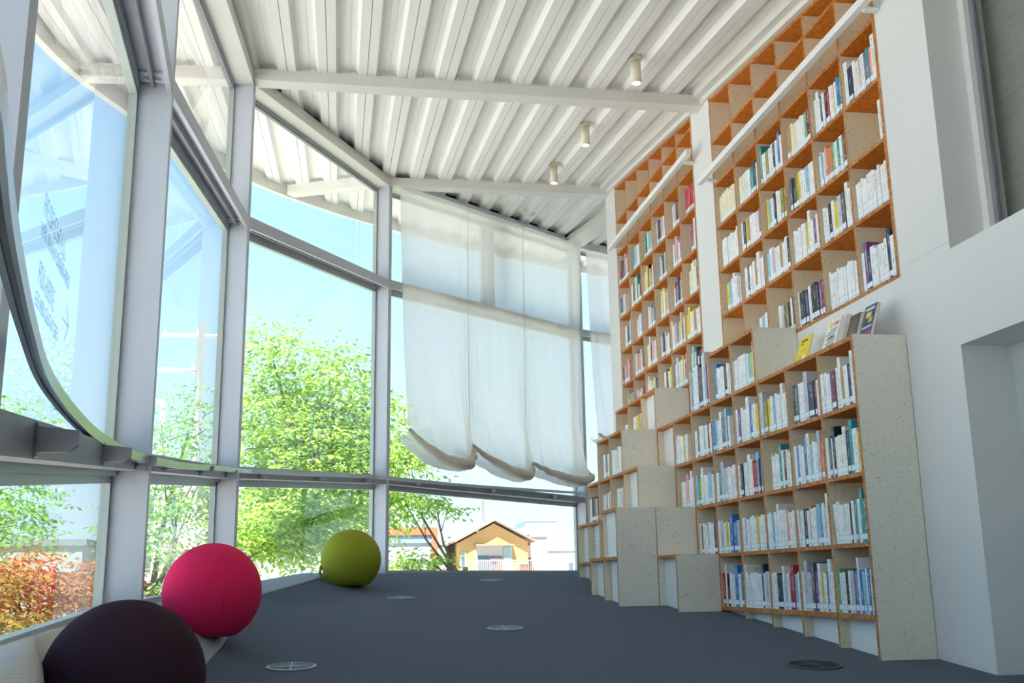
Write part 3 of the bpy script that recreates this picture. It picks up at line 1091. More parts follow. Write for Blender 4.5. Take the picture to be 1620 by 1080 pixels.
TALLBOOKS = {
    (0, 5): ('w ^v n* w w w w w ^n w', .04), (0, 4): ('w w w w w w w w w w w w', .12), (0, 3): ('-w k k n w k k k v m', .08), (0, 2): ('w s z x k w n', .35), (0, 1): ('w l w', .62),
    (1, 0): ('y l w ^w w s w', .12), (1, 1): ('w z w w a ^w* w', .1), (1, 2): ('l w s w w a w w n', .05), (1, 3): ('w w w w w y ^w w v w', .08), (1, 4): ('w w k w y s z ^w w', .08), (1, 5): ('w w w w w w w w w w w w w w', .06),
    (2, 0): ('w w w w w w w w w w', .15), (2, 1): ('w n y a w w w w v', .08), (2, 2): ('y l w k w w x x', .2), (2, 3): ('z k x y w w l w w', .08), (2, 4): ('w l w d a o g w t w g m', .1), (2, 5): ('w', .86),
    (3, 0): ('i i i i i i i i i', .15), (3, 1): ('i i w w w t n w', .1), (3, 2): ('^t* w x w w n w ^b w', .05), (3, 3): ('a -a i i w w w g m', .12), (3, 4): ('w ^w w n w k r w i w b t', .08), (3, 5): ('^w* n w i s w -v t d ^w*', .03)}
rest = []
for (r, k), (code, st) in TALLBOOKS.items():
    yl, yr_ = YN + (6 - k) * CELL - TH / 2 - .003, YN + (5 - k) * CELL + TH / 2 + .003
    if k == 5:
        yr_ += .02
    for q, (c, y, t, h, d, lean, dx) in enumerate(layout(code, yl, yr_, st, .30, r * 17 + k + 300, hbase=.215)):
        a = (c, XW + .004 + dx * .5, y, ZU[r], t, h, d)
        if k == 5 and NBOOK < 306:
            lab = '%s book, %s from left, tall bookcase %s filled row, nearest column' % (CODES[c][0], ORD[q], ORD[r])
            put_book(*a, False, lab, 'books in the near tall bookcase')
        else:
            rest.append(a)
rr = random.Random(5)
PAL = 'wwwwwwwwiisslbnkktyyrppgamzd'
FAR_CODE = {(5, 5): ('r r r r r r r r', .35), (5, 4): ('i* s* k a', .05), (4, 0): ('b n s w', .0), (5, 3): ('w n m* s w', .1), (5, 2): ('g q i l l l', .05), (5, 1): ('b* l w w i', .05), (4, 5): ('v r ^w l', .4)}
for j in range(len(ZF) - 1):
    for k in range(6):
        yl, yr_ = Y1 + (6 - k) * C1 - .014, Y1 + (5 - k) * C1 + .014
        if j >= 6:
            continue
        jj = j
        if (jj, k) in FAR_CODE:
            code, st = FAR_CODE[(jj, k)]
        else:
            n_b = rr.randint(5, 11)
            code = ''.join((rr.choice(['', '', '', '^', '_', '*', '-'])) + rr.choice(PAL) for _ in range(n_b))
            st = rr.choice([0, .05, .1, .2, .35])
        for (c, y, t, h, d, lean, dx) in layout(code, yl, yr_, st, .29, j * 13 + k + 700, hbase=.215):
            rest.append((c, XW + .004 + dx * .5, y, ZF[j], t, h, d))
# cells of the farther blocks
FAR_LOW = [(X1, 5, -3, 'w i -w y y -r w', .35), (X1, 5, -4, '_w _w _w', .3),
           (X2, 4, -2, 'w w w w i w w w', .1), (X2, 4, -3, 'w w z w w', .25),
           (X2, 3, -2, 'w w l w -r w', .25), (X2, 3, -3, 's w s a w -m w', .1), (X2, 3, -4, 'w w k k k z w m w', .1)]
for X, r, k, code, st in FAR_LOW:
    for (c, y, t, h, d, lean, dx) in layout(code, yc(k) - .014, yc(k + 1) + .014, st, .29, r * 7 + k + 900):
        rest.append((c, X + .006 + dx * .5, y, zb(r), t, h, d))
mb = MB()
lab = MB()
for c, x, y, z, t, h, d in rest:
    m_ = KEYS.index(c)
    p = len(KEYS)
    i = len(mb.v)
    z += .0006
    mb.v += [(x, y, z), (x + d, y, z), (x + d, y + t, z), (x, y + t, z), (x, y, z + h), (x + d, y, z + h), (x + d, y + t, z + h), (x, y + t, z + h)]
    for k, q in enumerate([(3, 2, 1, 0), (4, 5, 6, 7), (0, 1, 5, 4), (1, 2, 6, 5), (2, 3, 7, 6), (3, 0, 4, 7)]):
        if k == 5:
            mb.uv[len(mb.f)] = [(0, 0), (1, 0), (1, 1), (0, 1)]
        mb.f.append(tuple(i + a for a in q))
        mb.m.append(p if k in (1, 3) else m_)
    mb.quad((x - .0008, y + t * .95, z + .012), (x - .0008, y + t * .05, z + .012), (x - .0008, y + t * .05, z + .046), (x - .0008, y + t * .95, z + .046), p + 1, [(0, 0), (1, 0), (1, 1), (0, 1)])
o = mb.build('books', [COVER[k] for k in KEYS] + [M['paper'], M['spine_label']])
tag(o, 'rows of small books filling the farther bookcases', 'books', kind='stuff')

# four books shown face out on the deck of the low bookcase
def cover_art(name, base, spots):
    m, n, l, b = newmat(name)
    b.inputs['Base Color'].default_value = rgb(base)
    b.inputs['Roughness'].default_value = .35
    return m
def display(y, w, h, t, base, marks, label, lean=.32):
    root = bpy.data.objects.new('display_book', B(0, t, 0, w, 0, h).mesh('display_book', mat('display_cover', base, .35)))
    COL.objects.link(root)
    root.location = (X1 + .11, y, zb(5) + .001 + t * .32)
    root.rotation_euler = (0, lean, 0)
    tag(root, label, 'book', 'books displayed face out')
    inst('pages', PAGE_ME, root, (.002, -.001, .003), scale=(t - .004, w - .003, h - .006))
    for (y0, y1, z0, z1, c) in marks:
        q = B(-.0008, 0, y0 * w, y1 * w, z0 * h, z1 * h).build('cover_print', mat('print', c, .4), root)
    # wire stand
    s = MB().tube([(t + .002, w * .3, .0), (t + .002, w * .3, h * .55)], .002, 6).build('stand_wire', M['alu'], root)
    return root
rq = random.Random(11)
def lines(z0, z1, n, c, y0=.1, y1=.9):
    out = []
    for i in range(n):
        z = z0 + (z1 - z0) * i / n
        a = rq.uniform(y0, y0 + .15)
        b_ = rq.uniform(y1 - .3, y1)
        out.append((a, b_, z, z + (z1 - z0) / n * .45, c))
    return out
display(5.35, .15, .20, .012, 'ecd21c', [(.25, .8, .84, .89, '3a3a20'), (.55, .8, .76, .79, '4a4420'), (.3, .7, .55, .58, 'c9ae18'), (.15, .48, .08, .30, 'f2efe4'), (.2, .42, .30, .40, 'f0e6d2'), (.5, .85, .25, .42, 'd9bd1a')], 'bright yellow picture book standing face out on the low bookcase')
display(5.0, .155, .215, .016, 'e8e6e2', lines(.08, .75, 11, '6a6f7a') + [(.55, .8, .78, .92, 'e6d23c'), (.1, .45, .80, .9, 'c77a86'), (.3, .7, .45, .52, '8a5a3a')], 'white book with printed cover standing face out beside the yellow one')
display(4.925, .05, .20, .03, 'c9bfc2', [(.2, .8, .1, .9, 'bdb2b6')], 'narrow pale mauve book end behind the white display book')
display(4.77, .11, .17, .022, '4a423c', lines(.2, .85, 6, '7a7068'), 'dark brown book standing face out in the middle of the deck')
display(4.61, .115, .18, .018, '2f3a66', [(.3, .75, .62, .78, 'e2c64a'), (.1, .45, .45, .60, 'c9b050'), (.12, .85, .84, .92, 'd8dce8'), (.05, .9, .30, .36, 'b8c0d8'), (.05, .3, .03, .18, 'd8405a'), (.4, .95, .03, .12, 'e8e4dc')], 'navy blue book with yellow panel standing face out nearest the end panel')
# tan box boards behind books at the back of some cells
for (r, k, y0, y1, h, c, lab) in ((1, 2, .2, .36, .27, 'c2274a', 'red magazine standing behind the leaning books in the bottom row'), (2, 2, .08, .32, .285, '25524a', 'dark green large book behind the second row, fifth cell from end panel'), (2, 3, .12, .27, .28, '1b1a1d', 'black large book behind the second row, fourth cell from end panel'), (4, 3, .12, .34, .275, 'd8d2d2', 'pale large book with two picture squares behind the fourth row')):
    yy = yc(k + 1)
    x = X1 + .21
    o = B(0, .012, 0, y1 - y0, 0, h).build('large_book', mat('large_cover', c, .4), loc=(x, yy + y0 - .05, zb(r) + .001))
    tag(o, lab, 'book', 'large books behind the rows')
    B(.002, .0122, -.0005, y1 - y0 - .004, .003, h - .003).build('pages', M['paper'], o)
    if r == 4:
        B(-.0008, 0, .02, .07, .17, .25).build('cover_print', mat('print', '3c3c40', .4), o)
        B(-.0008, 0, .10, .15, .17, .25).build('cover_print', mat('print', '6e3a30', .4), o)
    if r == 1:
        B(-.0008, 0, .02, .12, .22, .25).build('cover_print', mat('print', 'f0dde0', .4), o)
# ------------------------------------------------------------------ ball seats
def ball_mesh(r, flat, mat_, seed):
    mb = MB()
    nu, nv = 48, 28
    rows = []
    rr = random.Random(seed)
    for a in range(nv + 1):
        th = math.pi * a / nv
        row = []
        for b in range(nu + 1):
            ph = 2 * math.pi * b / nu
            x, y, z = math.sin(th) * math.cos(ph), math.sin(th) * math.sin(ph), math.cos(th)
            k = 1 + (.012 * math.sin(3 * ph) * max(0, -z))
            if z < -.55:
                k += .02 * abs(math.sin(9 * ph)) * (-z - .55)
            z2 = z if z > -flat else -flat - (-z - flat) * .12
            row.append((x * r * k, y * r * k, z2 * r))
        rows.append(row)
    return mb.grid(rows)
def ball(name, label, x, y, r, m, seam_ang, flat=.88, handle=None):
    z = fz(x, y) + r * (flat + .01)
    root = empty(name, (x, y, fz(x, y)))
    tag(root, label, 'ball', 'ball seats by the window')
    o = recalc(ball_mesh(r, flat, m, 1).build('cover', m, root, True, loc=(0, 0, z - fz(x, y))))
    bm = bmesh.new(); bm.from_mesh(o.data); bmesh.ops.remove_doubles(bm, verts=bm.verts, dist=1e-5); bm.to_mesh(o.data); bm.free()
    # sewn seam ridge
    pts = []
    for k in range(9):
        th = math.radians(95 + k * 6)
        pts.append((math.sin(th) * math.cos(seam_ang) * r * 1.004, math.sin(th) * math.sin(seam_ang) * r * 1.004, math.cos(th) * r))
    MB().tube(pts, .004, 6).build('seam', m, root, True, loc=(0, 0, z - fz(x, y)))
    if handle is not None:
        pts = []
        for k in range(11):
            t = k / 10
            th = math.radians(100 + t * 34)
            rad = r * (1.0 + .10 * math.sin(math.pi * t))
            pts.append((math.sin(th) * math.cos(handle) * rad, math.sin(th) * math.sin(handle) * rad, math.cos(th) * rad))
        MB().tube(pts, .011, 8).build('carry_handle', m, root, True, loc=(0, 0, z - fz(x, y)))
    else:
        th = math.radians(125)
        a = seam_ang + .9
        c = Vector((math.sin(th) * math.cos(a), math.sin(th) * math.sin(a), math.cos(th))) * r
        MB().tube([c, c * 1.05, c * 1.07 + Vector((0, 0, -.02))], .004, 6).build('zip_tag', m, root, True, loc=(0, 0, z - fz(x, y)))
    return root
ball('ball_seat', 'black fabric ball seat cut off by the bottom of the picture', -.484, 2.68, .185, M['fabric_k'], -1.2)
ball('ball_seat', 'crimson pink fabric ball seat with a short sewn seam', -.553, 5.05, .219, M['fabric_r'], -1.25)
ball('ball_seat', 'olive green fabric ball seat farthest along the window', .11, 8.38, .232, M['fabric_g'], -.55, .84, handle=math.radians(190))

# ------------------------------------------------------------------ round floor vents
def vent(x, y, r, label, m):
    z = fz(x, y)
    root = empty('floor_vent', (x, y, z + .001))
    root.rotation_euler = (math.atan(.0825), 0, 0)
    tag(root, label, 'floor vent', 'round vents in the carpet')
    o = lathe([(r, 0), (r, .004), (r * .9, .006), (r * .88, .002)], 36).build('rim', m, root)
    mb = MB()
    for k in range(28):
        t = 2 * math.pi * k / 28
        c, s = math.cos(t), math.sin(t)
        for a, b, w in ((.14, .9, .055 if k % 7 == 0 else .022),):
            p = [(c * r * a - s * w * r * .4, s * r * a + c * w * r * .4), (c * r * a + s * w * r * .4, s * r * a - c * w * r * .4), (c * r * b + s * w * r, s * r * b - c * w * r), (c * r * b - s * w * r, s * r * b + c * w * r)]
            mb.hexa([(q[0], q[1], .001) for q in p] + [(q[0], q[1], .005) for q in p])
    mb.build('spokes', m, root)
    lathe([(.0001, .006), (r * .14, .006), (r * .15, .001)], 16).build('hub', m, root)
    lathe([(.0001, .0012), (r * .9, .0012)], 24).build('duct', M['dark'], root)
dv = mat('dark_vent', '3c3c44', .5)
vent(-.184, 4.848, .108, 'grey round floor vent nearest the black ball', M['vent'])
vent(.931, 5.97, .102, 'grey round floor vent in the middle of the carpet', M['vent'])
vent(.459, 7.772, .10, 'grey round floor vent beside the green ball', M['vent'])
vent(1.314, 9.162, .10, 'grey round floor vent farthest up the ramp', M['vent'])
vent(2.06, 4.498, .12, 'dark round floor vent in front of the low bookcase', dv)

# ------------------------------------------------------------------ ceiling spotlights
def spot(x, y, label):
    z = ceil_z(y) + .045
    root = empty('ceiling_spotlight', (x, y, z))
    tag(root, label, 'spotlight', 'ceiling spotlights over the bookcases')
    lathe([(.0001, -.001), (.048, -.001), (.048, -.028), (.0001, -.028)], 20).build('mount', M['lamp'], root)
    lathe([(.010, -.028), (.010, -.045), (.0001, -.045)], 12).build('stem', M['lamp'], root)
    lathe([(.0001, -.042), (.036, -.042), (.036, -.205), (.031, -.205), (.031, -.185)], 24).build('body', M['lamp'], root, True)
    lathe([(.0001, -.196), (.031, -.196)], 20).build('bulb', M['bulb'], root)
    ld = bpy.data.lights.new('spot_light', 'SPOT')
    ld.energy = 6
    ld.color = (1, .82, .6)
    ld.spot_size = math.radians(70)
    ld.shadow_soft_size = .03
    lo = bpy.data.objects.new('spot_light', ld)
    lo.parent = root
    lo.location = (0, 0, -.215)
    COL.objects.link(lo)
spot(1.99, 6.50, 'cream tube ceiling spotlight nearest the camera')
spot(1.99, 8.02, 'cream tube ceiling spotlight, middle of three')
spot(1.985, 9.30, 'cream tube ceiling spotlight farthest of three')
root = empty('smoke_detector', (2.12, 11.25, ceil_z(11.25) + .043))
tag(root, 'small round detector on the ceiling above the curtain', 'detector')
lathe([(.0001, 0), (.075, 0), (.075, -.03), (.05, -.06), (.0001, -.075)], 20).build('dome', M['lamp'], root, True)
lathe([(.02, -.07), (.02, -.085), (.0001, -.085)], 12).build('sensor', M['white'], root)

# ------------------------------------------------------------------ gathered curtains
def curtain(i, s0, s1, label, cusps, lows, ctop, zt0, zt1, nseg=130, narrow=.11):
    u, n, L = nrm(i)
    a = Vector(G[i])
    o_ = a + n * .22
    root = empty('curtain', (o_.x + u.x * s0, o_.y + u.y * s0, zt0))
    tag(root, label, 'curtain', 'gathered window curtains')
    rows = []
    nt = 64
    rr = random.Random(i)
    for jt in range(nt + 1):
        row = []
        for js in range(nseg + 1):
            f = js / nseg
            # find swag
            k = 0
            while k < len(cusps) - 2 and f > cusps[k + 1][0]:
                k += 1
            (fa, za), (fb, zb_) = cusps[k], cusps[k + 1]
            ph = (f - fa) / (fb - fa)
            sag = math.sin(math.pi * min(1, max(0, ph))) ** .8
            zbot = za + (zb_ - za) * ph - sag * ((za + zb_) / 2 - lows[k])
            zt = zt0 + (zt1 - zt0) * f
            t = jt / nt
            # the last part rolls back up behind
            roll = max(0, (t - .88) / .12)
            tt = min(t / .88, 1)
            z = zt + (zbot - zt) * tt
            bul = (.27 * sag + .02) * max(0, (tt - .62) / .38) ** 1.6
            off = bul
            if roll > 0:
                rad = .07 + .07 * sag
                off = bul - rad + rad * math.cos(roll * math.pi * 1.1)
                z = zbot - rad * .55 * math.sin(roll * math.pi * 1.1) + roll * .10 * sag
            # folds fanning from the cusps
            dcf = min((c[0] for c in cusps[1:-1]), key=lambda q: abs(f - q))
            dc = abs(f - dcf)
            fan = math.exp(-(dc * 14) ** 2)
            off += .028 * fan * math.sin((f - dcf) * 260 / (.35 + tt)) * (.25 + tt ** 2)
            off += .010 * math.sin(f * 41 + 1.7 * math.sin(z * .9)) * (.3 + tt) + .009 * math.sin(f * 97 + z * 1.3) * tt + .014 * math.sin(sag * 16 + tt * 9) * max(0, tt - .55)
            off += .05 * math.exp(-((f - .05 - .13 * tt) * 22) ** 2) * tt
            off -= .03 * math.exp(-(dc * 30) ** 2) * tt
            fx = f
            if f < .12:
                fx = f + narrow * .25 * (1 - f / .12) * tt
            if f > .9:
                fx = f - narrow * .5 * (f - .9) / .1 * tt
            s = s0 + (s1 - s0) * fx
            row.append((o_.x + u.x * s + n.x * off, o_.y + u.y * s + n.y * off, z))
        rows.append(row)
    c = recalc(MB().grid(rows).build('sheer_cloth', M['cloth'], root, True))
    c.matrix_parent_inverse = Matrix.Translation(-root.location)
    # gathered hem: a soft roll of doubled cloth along the swags
    jr = int(nt * .88)
    for k in range(len(cusps) - 1):
        a_, b_ = round(cusps[k][0] * nseg), round(cusps[k + 1][0] * nseg)
        pts, rad = [], []
        for js in range(a_, b_ + 1, 2):
            ph = (js - a_) / max(1, b_ - a_)
            p = Vector(rows[jr][js])
            pts.append(p + Vector((n.x * .015, n.y * .015, .02 - .01 * math.sin(ph * math.pi))))
            rad.append(.016 + .040 * math.sin(math.pi * min(1, max(0, ph))) * (1 + .10 * math.sin(js * 1.7)))
        q = MB().tube(pts, rad, 10).build('gathered_hem', M['cloth_heavy'], root, True)
        q.matrix_parent_inverse = Matrix.Translation(-root.location)
    for cf_, cz in cusps[1:-1]:
        js = round(cf_ * nseg)
        pts = [Vector(rows[j][js]) + Vector((n.x * .004, n.y * .004, 0)) for j in range(0, int(nt * .9), 3)]
        q = MB().tube(pts, .004, 6).build('seam_cord', M['cloth'], root, True)
        q.matrix_parent_inverse = Matrix.Translation(-root.location)
    h = MB().sweep((o_.x + u.x * s0, o_.y + u.y * s0, zt0), (o_.x + u.x * s1, o_.y + u.y * s1, zt1), n, [(-.02, 0), (.02, 0), (.02, .03), (-.02, .03)]).build('curtain_track', M['steel'], root)
    h.matrix_parent_inverse = Matrix.Translation(-root.location)
curtain(5, .116, 3.797, 'sheer off-white curtain gathered in three swags over the far window', [(0, 1.40), (.315, 1.36), (.625, 1.28), (1, 1.33)], [1.09, 1.07, 1.09], 0, 3.895, 4.228)
curtain(6, .10, 2.6, 'sheer off-white curtain hanging behind the far white post', [(0, 1.75), (.5, 1.70), (1, 1.75)], [1.55, 1.55], 0, 4.20, 4.30)

# ------------------------------------------------------------------ outdoors
GROUND = -3.4
gm = mat('sunlit_paving', 'c9c6c0', .9, noise=.12, scale=.4)
gr = struct(MB().box(-300, 300, -60, 420, GROUND - .3, GROUND).build('ground', gm))

def leaf_mat(name, c, c2):
    m = bpy.data.materials.new(name)
    m.use_nodes = True
    n, l = m.node_tree.nodes, m.node_tree.links
    n.clear()
    o = n.new('ShaderNodeOutputMaterial')
    d = n.new('ShaderNodeBsdfDiffuse')
    t = n.new('ShaderNodeBsdfTranslucent')
    mx = n.new('ShaderNodeMixShader')
    gi = n.new('ShaderNodeNewGeometry')
    r = n.new('ShaderNodeValToRGB')
    r.color_ramp.elements[0].color = rgb(c)
    r.color_ramp.elements[1].color = rgb(c2)
    l.new(gi.outputs['Random Per Island'], r.inputs[0])
    l.new(r.outputs[0], d.inputs[0])
    l.new(r.outputs[0], t.inputs[0])
    mx.inputs[0].default_value = .45
    l.new(d.outputs[0], mx.inputs[1])
    l.new(t.outputs[0], mx.inputs[2])
    l.new(mx.outputs[0], o.inputs[0])
    return m
LEAF = leaf_mat('fresh_leaves', '6f9a3c', 'bfdc74')
LEAF2 = leaf_mat('deep_leaves', '5f9048', 'a4cc72')
LEAFO = leaf_mat('amber_leaves', 'a8683c', 'd2ac70')
LEAFR = leaf_mat('mixed_leaves', '6f8a40', 'bc9058')
BARK = mat('bark', '6d5c4c', .9, noise=.3, scale=12)

def tree(x, y, label, blobs, n_leaf, size, mat_, seed, name='tree', cat='tree', group='trees outside the window', trunk=.11):
    rr = random.Random(seed)
    root = empty(name, (x, y, GROUND))
    tag(root, label, cat, group)
    zmid = min(b[2] - b[5] * .3 for b in blobs)
    mb = MB()
    top_ = Vector((x + rr.uniform(-.1, .1), y, max(zmid, GROUND + 1)))
    mb.tube([(x, y, GROUND - .1), (x + .04, y, (GROUND + top_.z) / 2), tuple(top_)], [trunk, trunk * .8, trunk * .65], 10)
    o = mb.build('trunk', BARK, root, True)
    o.matrix_parent_inverse = Matrix.Translation(-root.location)
    for b in blobs:
        c = Vector(b[:3])
        m1 = top_.lerp(c, .5) + Vector((rr.uniform(-.15, .15), rr.uniform(-.15, .15), -.1))
        mb = MB().tube([tuple(top_ - Vector((0, 0, .3))), tuple(m1), tuple(c)], [trunk * .45, trunk * .3, trunk * .12], 7)
        for _ in range(4):
            e = c + Vector((rr.uniform(-b[3], b[3]) * .8, rr.uniform(-b[4], b[4]) * .8, rr.uniform(-b[5], b[5]) * .8))
            mb.tube([tuple(m1.lerp(c, rr.random())), tuple(e)], [trunk * .14, trunk * .05], 5)
        o = mb.build('branch', BARK, root, True)
        o.matrix_parent_inverse = Matrix.Translation(-root.location)
    vol = [b[3] * b[4] * b[5] for b in blobs]
    mb = MB()
    # twigs carrying groups of leaves
    n_twig = n_leaf // 9
    for _ in range(n_twig):
        b = rr.choices(blobs, vol)[0]
        while True:
            p = Vector((rr.uniform(-1, 1), rr.uniform(-1, 1), rr.uniform(-1, 1)))
            if .25 < p.length < 1:
                break
        c = Vector((b[0] + p.x * b[3], b[1] + p.y * b[4], b[2] + p.z * b[5]))
        d = Vector((p.x + rr.gauss(0, .5), p.y + rr.gauss(0, .5), rr.gauss(-.15, .35))).normalized()
        side = d.cross(Vector((0, 0, 1))).normalized()
        for q in range(9):
            base = c + d * size * .55 * q + side * (size * .3 * (1 if q % 2 else -1))
            v = (d * .6 + side * (1 if q % 2 else -1) * .8 + Vector((rr.gauss(0, .25), rr.gauss(0, .25), rr.gauss(-.35, .25)))).normalized()
            w = v.cross(Vector((rr.gauss(0, .6), rr.gauss(0, .6), 1))).normalized()
            s = size * rr.uniform(.7, 1.15)
            a_, b_, c_, d_ = base, base + v * s * .45 + w * s * .24, base + v * s, base + v * s * .45 - w * s * .24
            i = len(mb.v)
            mb.v += [tuple(a_), tuple(b_), tuple(c_), tuple(d_)]
            mb.f.append((i, i + 1, i + 2, i + 3))
            mb.m.append(0)
    o = mb.build('foliage', mat_, root)
    o.matrix_parent_inverse = Matrix.Translation(-root.location)
    o['kind'] = 'stuff'
    return root
tree(.15, 15.0, 'bright green tree filling the window behind the green ball',
     [(-.95, 15, 3.1, .38, .6, .65), (-.1, 15.1, 2.7, .55, .7, .75), (.5, 15, 2.2, .42, .6, .6), (-.85, 15, 2.1, .6, .8, .75), (.3, 14.9, 1.3, .62, .8, .75), (-.75, 14.8, 1.0, .65, .9, .6), (-.3, 14.8, 1.6, .8, .9, .75), (-.2, 14.8, .75, .6, .7, .35)], 24000, .092, LEAF, 4)
tree(-2.6, 16.0, 'slim green tree seen between the two nearest columns', [(-2.2, 16, 2.2, .6, .7, .8), (-2.3, 16, 1.1, .65, .7, .8), (-2.9, 16, .9, .5, .6, .5), (-2.2, 15.9, .2, .5, .6, .5)], 5000, .088, LEAF2, 9)
tree(1.6, 14.2, 'low leafy branch tree under the curtain swags', [(.85, 14.2, 1.7, .22, .3, .22), (.85, 14.2, 1.1, .28, .3, .14), (1.3, 14.2, 1.0, .26, .3, .09), (1.15, 14.3, .30, .32, .3, .10), (.8, 14.2, .22, .25, .3, .10)], 2600, .09, LEAF, 15, trunk=.05)
tree(-1.1, 11.5, 'leafy branch tree low behind the green ball and window rail', [(-.75, 11.5, .55, .33, .4, .28), (-.4, 11.6, .45, .3, .35, .22), (-.1, 11.6, .75, .28, .3, .2)], 4200, .085, LEAF, 25, trunk=.05)
tree(-5.2, 15.0, 'dark green tree outside at the far left edge', [(-4.8, 15, 2.0, .9, .8, .7), (-5.0, 15, 1.0, 1.1, .8, .7), (-4.2, 15, .9, .5, .6, .6)], 5500, .09, LEAF2, 33)
tree(-1.85, 6.4, 'amber leaved maple shrub outside by the left glass', [(-1.75, 6.5, .0, .3, .3, .2), (-1.5, 6.9, .0, .2, .3, .17)], 4200, .042, LEAFO, 41, 'shrub', 'shrub', 'shrubs outside the window', trunk=.04)
tree(-2.0, 5.8, 'green and rust shrub outside low at the left edge', [(-1.75, 6.0, -.22, .3, .3, .13), (-1.9, 6.2, .0, .22, .3, .15)], 3600, .042, LEAFR, 43, 'shrub', 'shrub', 'shrubs outside the window', trunk=.04)

# houses beyond the trees
def ww(s): return mat('render_' + s, s, .85, noise=.05, scale=.5)
GLZ = mat('house_glass', '5d6c7a', .2)
def house(name, label, x0, x1, y0, y1, z1, col, wins=(), group='houses beyond the window', flat=True, roofc='8a8580'):
    root = empty(name, (x0, y0, GROUND))
    tag(root, label, 'building', group)
    def hp(nm, mb, m):
        o = mb.build(nm, m, root)
        o.matrix_parent_inverse = Matrix.Translation(-root.location)
        return o
    hp('walls', MB().box(x0, x1, y0, y1, GROUND - .2, z1), ww(col))
    if flat:
        hp('parapet', MB().box(x0 - .15, x1 + .15, y0 - .15, y1 + .15, z1, z1 + .25), ww(roofc))
    for (a, b, c, d) in wins:
        f = hp('window', MB().box(a, b, y0 - .08, y0 + .05, c, d), M['alu'])
        q = MB().box(a + .08, b - .08, y0 - .10, y0 - .06, c + .08, d - .08).build('glass', GLZ, f)
        
    return root, hp
# yellow gabled house with a balcony
root, hp = house('gabled_house', 'yellow gabled house with a balcony seen under the curtain', 9.7, 15.2, 85, 97, 3.1, 'cfa468', [(9.75, 10.15, .9, 2.3)], flat=False)
mb = MB()
i = 0
mb.v += [(9.7, 85, 3.1), (15.2, 85, 3.1), (12.45, 85, 4.55), (9.7, 97, 3.1), (15.2, 97, 3.1), (12.45, 97, 4.55)]
mb.f += [(0, 1, 2), (5, 4, 3)]
mb.m += [0, 0]
hp('gable', mb, ww('cfa468'))
for s in (-1, 1):
    xe = 12.45 + s * 3.25
    mb = MB()
    pa = [(12.45, 84.2, 4.72), (xe, 84.2, 3.02), (xe, 97.6, 3.02), (12.45, 97.6, 4.72)]
    if s < 0:
        pa = pa[::-1]
    mb.hexa(pa + [(q[0], q[1], q[2] + .16) for q in pa])
    recalc(hp('roof_slope', mb, ww('8b7d6e')))
hp('recess', MB().box(11.0, 13.9, 84.9, 85.02, .6, 2.75), ww('cfc8bc'))
hp('recess_glass', MB().box(11.1, 12.0, 84.85, 84.92, .7, 2.0), GLZ)
hp('sliding_door', MB().box(12.05, 13.1, 84.82, 84.92, .7, 1.95), mat('brown_door', '7a6a66', .6))
hp('door_panel', MB().box(13.2, 13.8, 84.82, 84.92, .7, 2.7), mat('teal_door', '9fb8b4', .6))
hp('canopy', MB().box(10.9, 14.0, 84.2, 85, 2.75, 2.9), ww('8b7d6e'))
hp('balcony_floor', MB().box(10.0, 15.3, 83.6, 85, .35, .55), ww('8d8378'))
mb = MB()
for k in range(36):
    x = 10.05 + k * .149
    mb.box(x, x + .04, 83.62, 83.66, .55, 1.55)
mb.box(10.0, 15.3, 83.6, 83.68, 1.55, 1.62)
hp('balcony_railing', mb, mat('rail_grey', 'a39c96', .6))
hp('air_unit', MB().box(14.4, 15.0, 83.9, 84.3, .55, 1.3), mat('rust_unit', 'b06a50', .7))
hp('laundry', MB().box(12.0, 12.5, 83.75, 83.8, .9, 1.75), mat('laundry_cloth', '6d6a80', .8))
# orange framed shed
root, hp = house('framed_building', 'grey building with an orange frame left of the yellow house', 2.6, 6.35, 70, 80, 3.0, '8f949e', [(2.8, 3.5, .6, 1.5)], flat=False)
hp('frame_beam', MB().box(2.4, 6.5, 69.7, 80, 3.0, 3.5), mat('orange_frame', 'b0603c', .7))
hp('frame_post', MB().box(6.1, 6.5, 69.7, 70.2, GROUND, 3.0), mat('orange_frame', 'b0603c', .7))
hp('shutter_head', MB().box(2.6, 6.1, 69.85, 70, 2.5, 2.95), mat('blue_grey', '6e86a0', .6))
house('white_building', 'white low building between the orange frame and the yellow house', 6.8, 8.9, 88, 98, 3.0, 'a9abad', [(7.4, 8.0, 1.5, 2.4)], roofc='b5b2ae')
house('white_building', 'white block with dark windows right of the yellow house', 16.6, 23.0, 95, 110, 2.6, 'b4b4b0', [(17.9, 18.7, .4, 2.0), (20.6, 21.2, -.2, 1.6), (21.9, 22.5, -.2, 1.6)], roofc='d2cfc8')
house('grey_building', 'concrete grey block rising behind the yellow house', 15.5, 18.6, 112, 118, 5.5, 'b5b3ae', [], roofc='8a8884')
house('concrete_block', 'square concrete water tank block right of the gable', 16.0, 17.4, 88, 90, 3.55, 'b3aca2', [])
house('pale_tower', 'pale blue far tower beside the last column', 23.0, 27.0, 130, 140, 7.2, '9fb6c2', [(24, 25, 4, 5), (24, 25, 1.5, 2.5)], roofc='b2c4ce')
house('white_building', 'long white building low behind the leafy tree', -4.5, .9, 34, 42, 1.55, 'd8d8d6', [(-3.2, -1.4, .75, 1.35)], roofc='d8d6d2')
house('apartment_block', 'pale apartment block between the nearest two columns', -9.6, -7.0, 54, 60, 5.2, 'b4b6b6', [(-9.2, -8.6, 3.2, 4.4), (-8.2, -7.6, 3.2, 4.4), (-9.2, -8.6, .8, 2.0), (-8.2, -7.6, .8, 2.0)], roofc='b8b8b4')
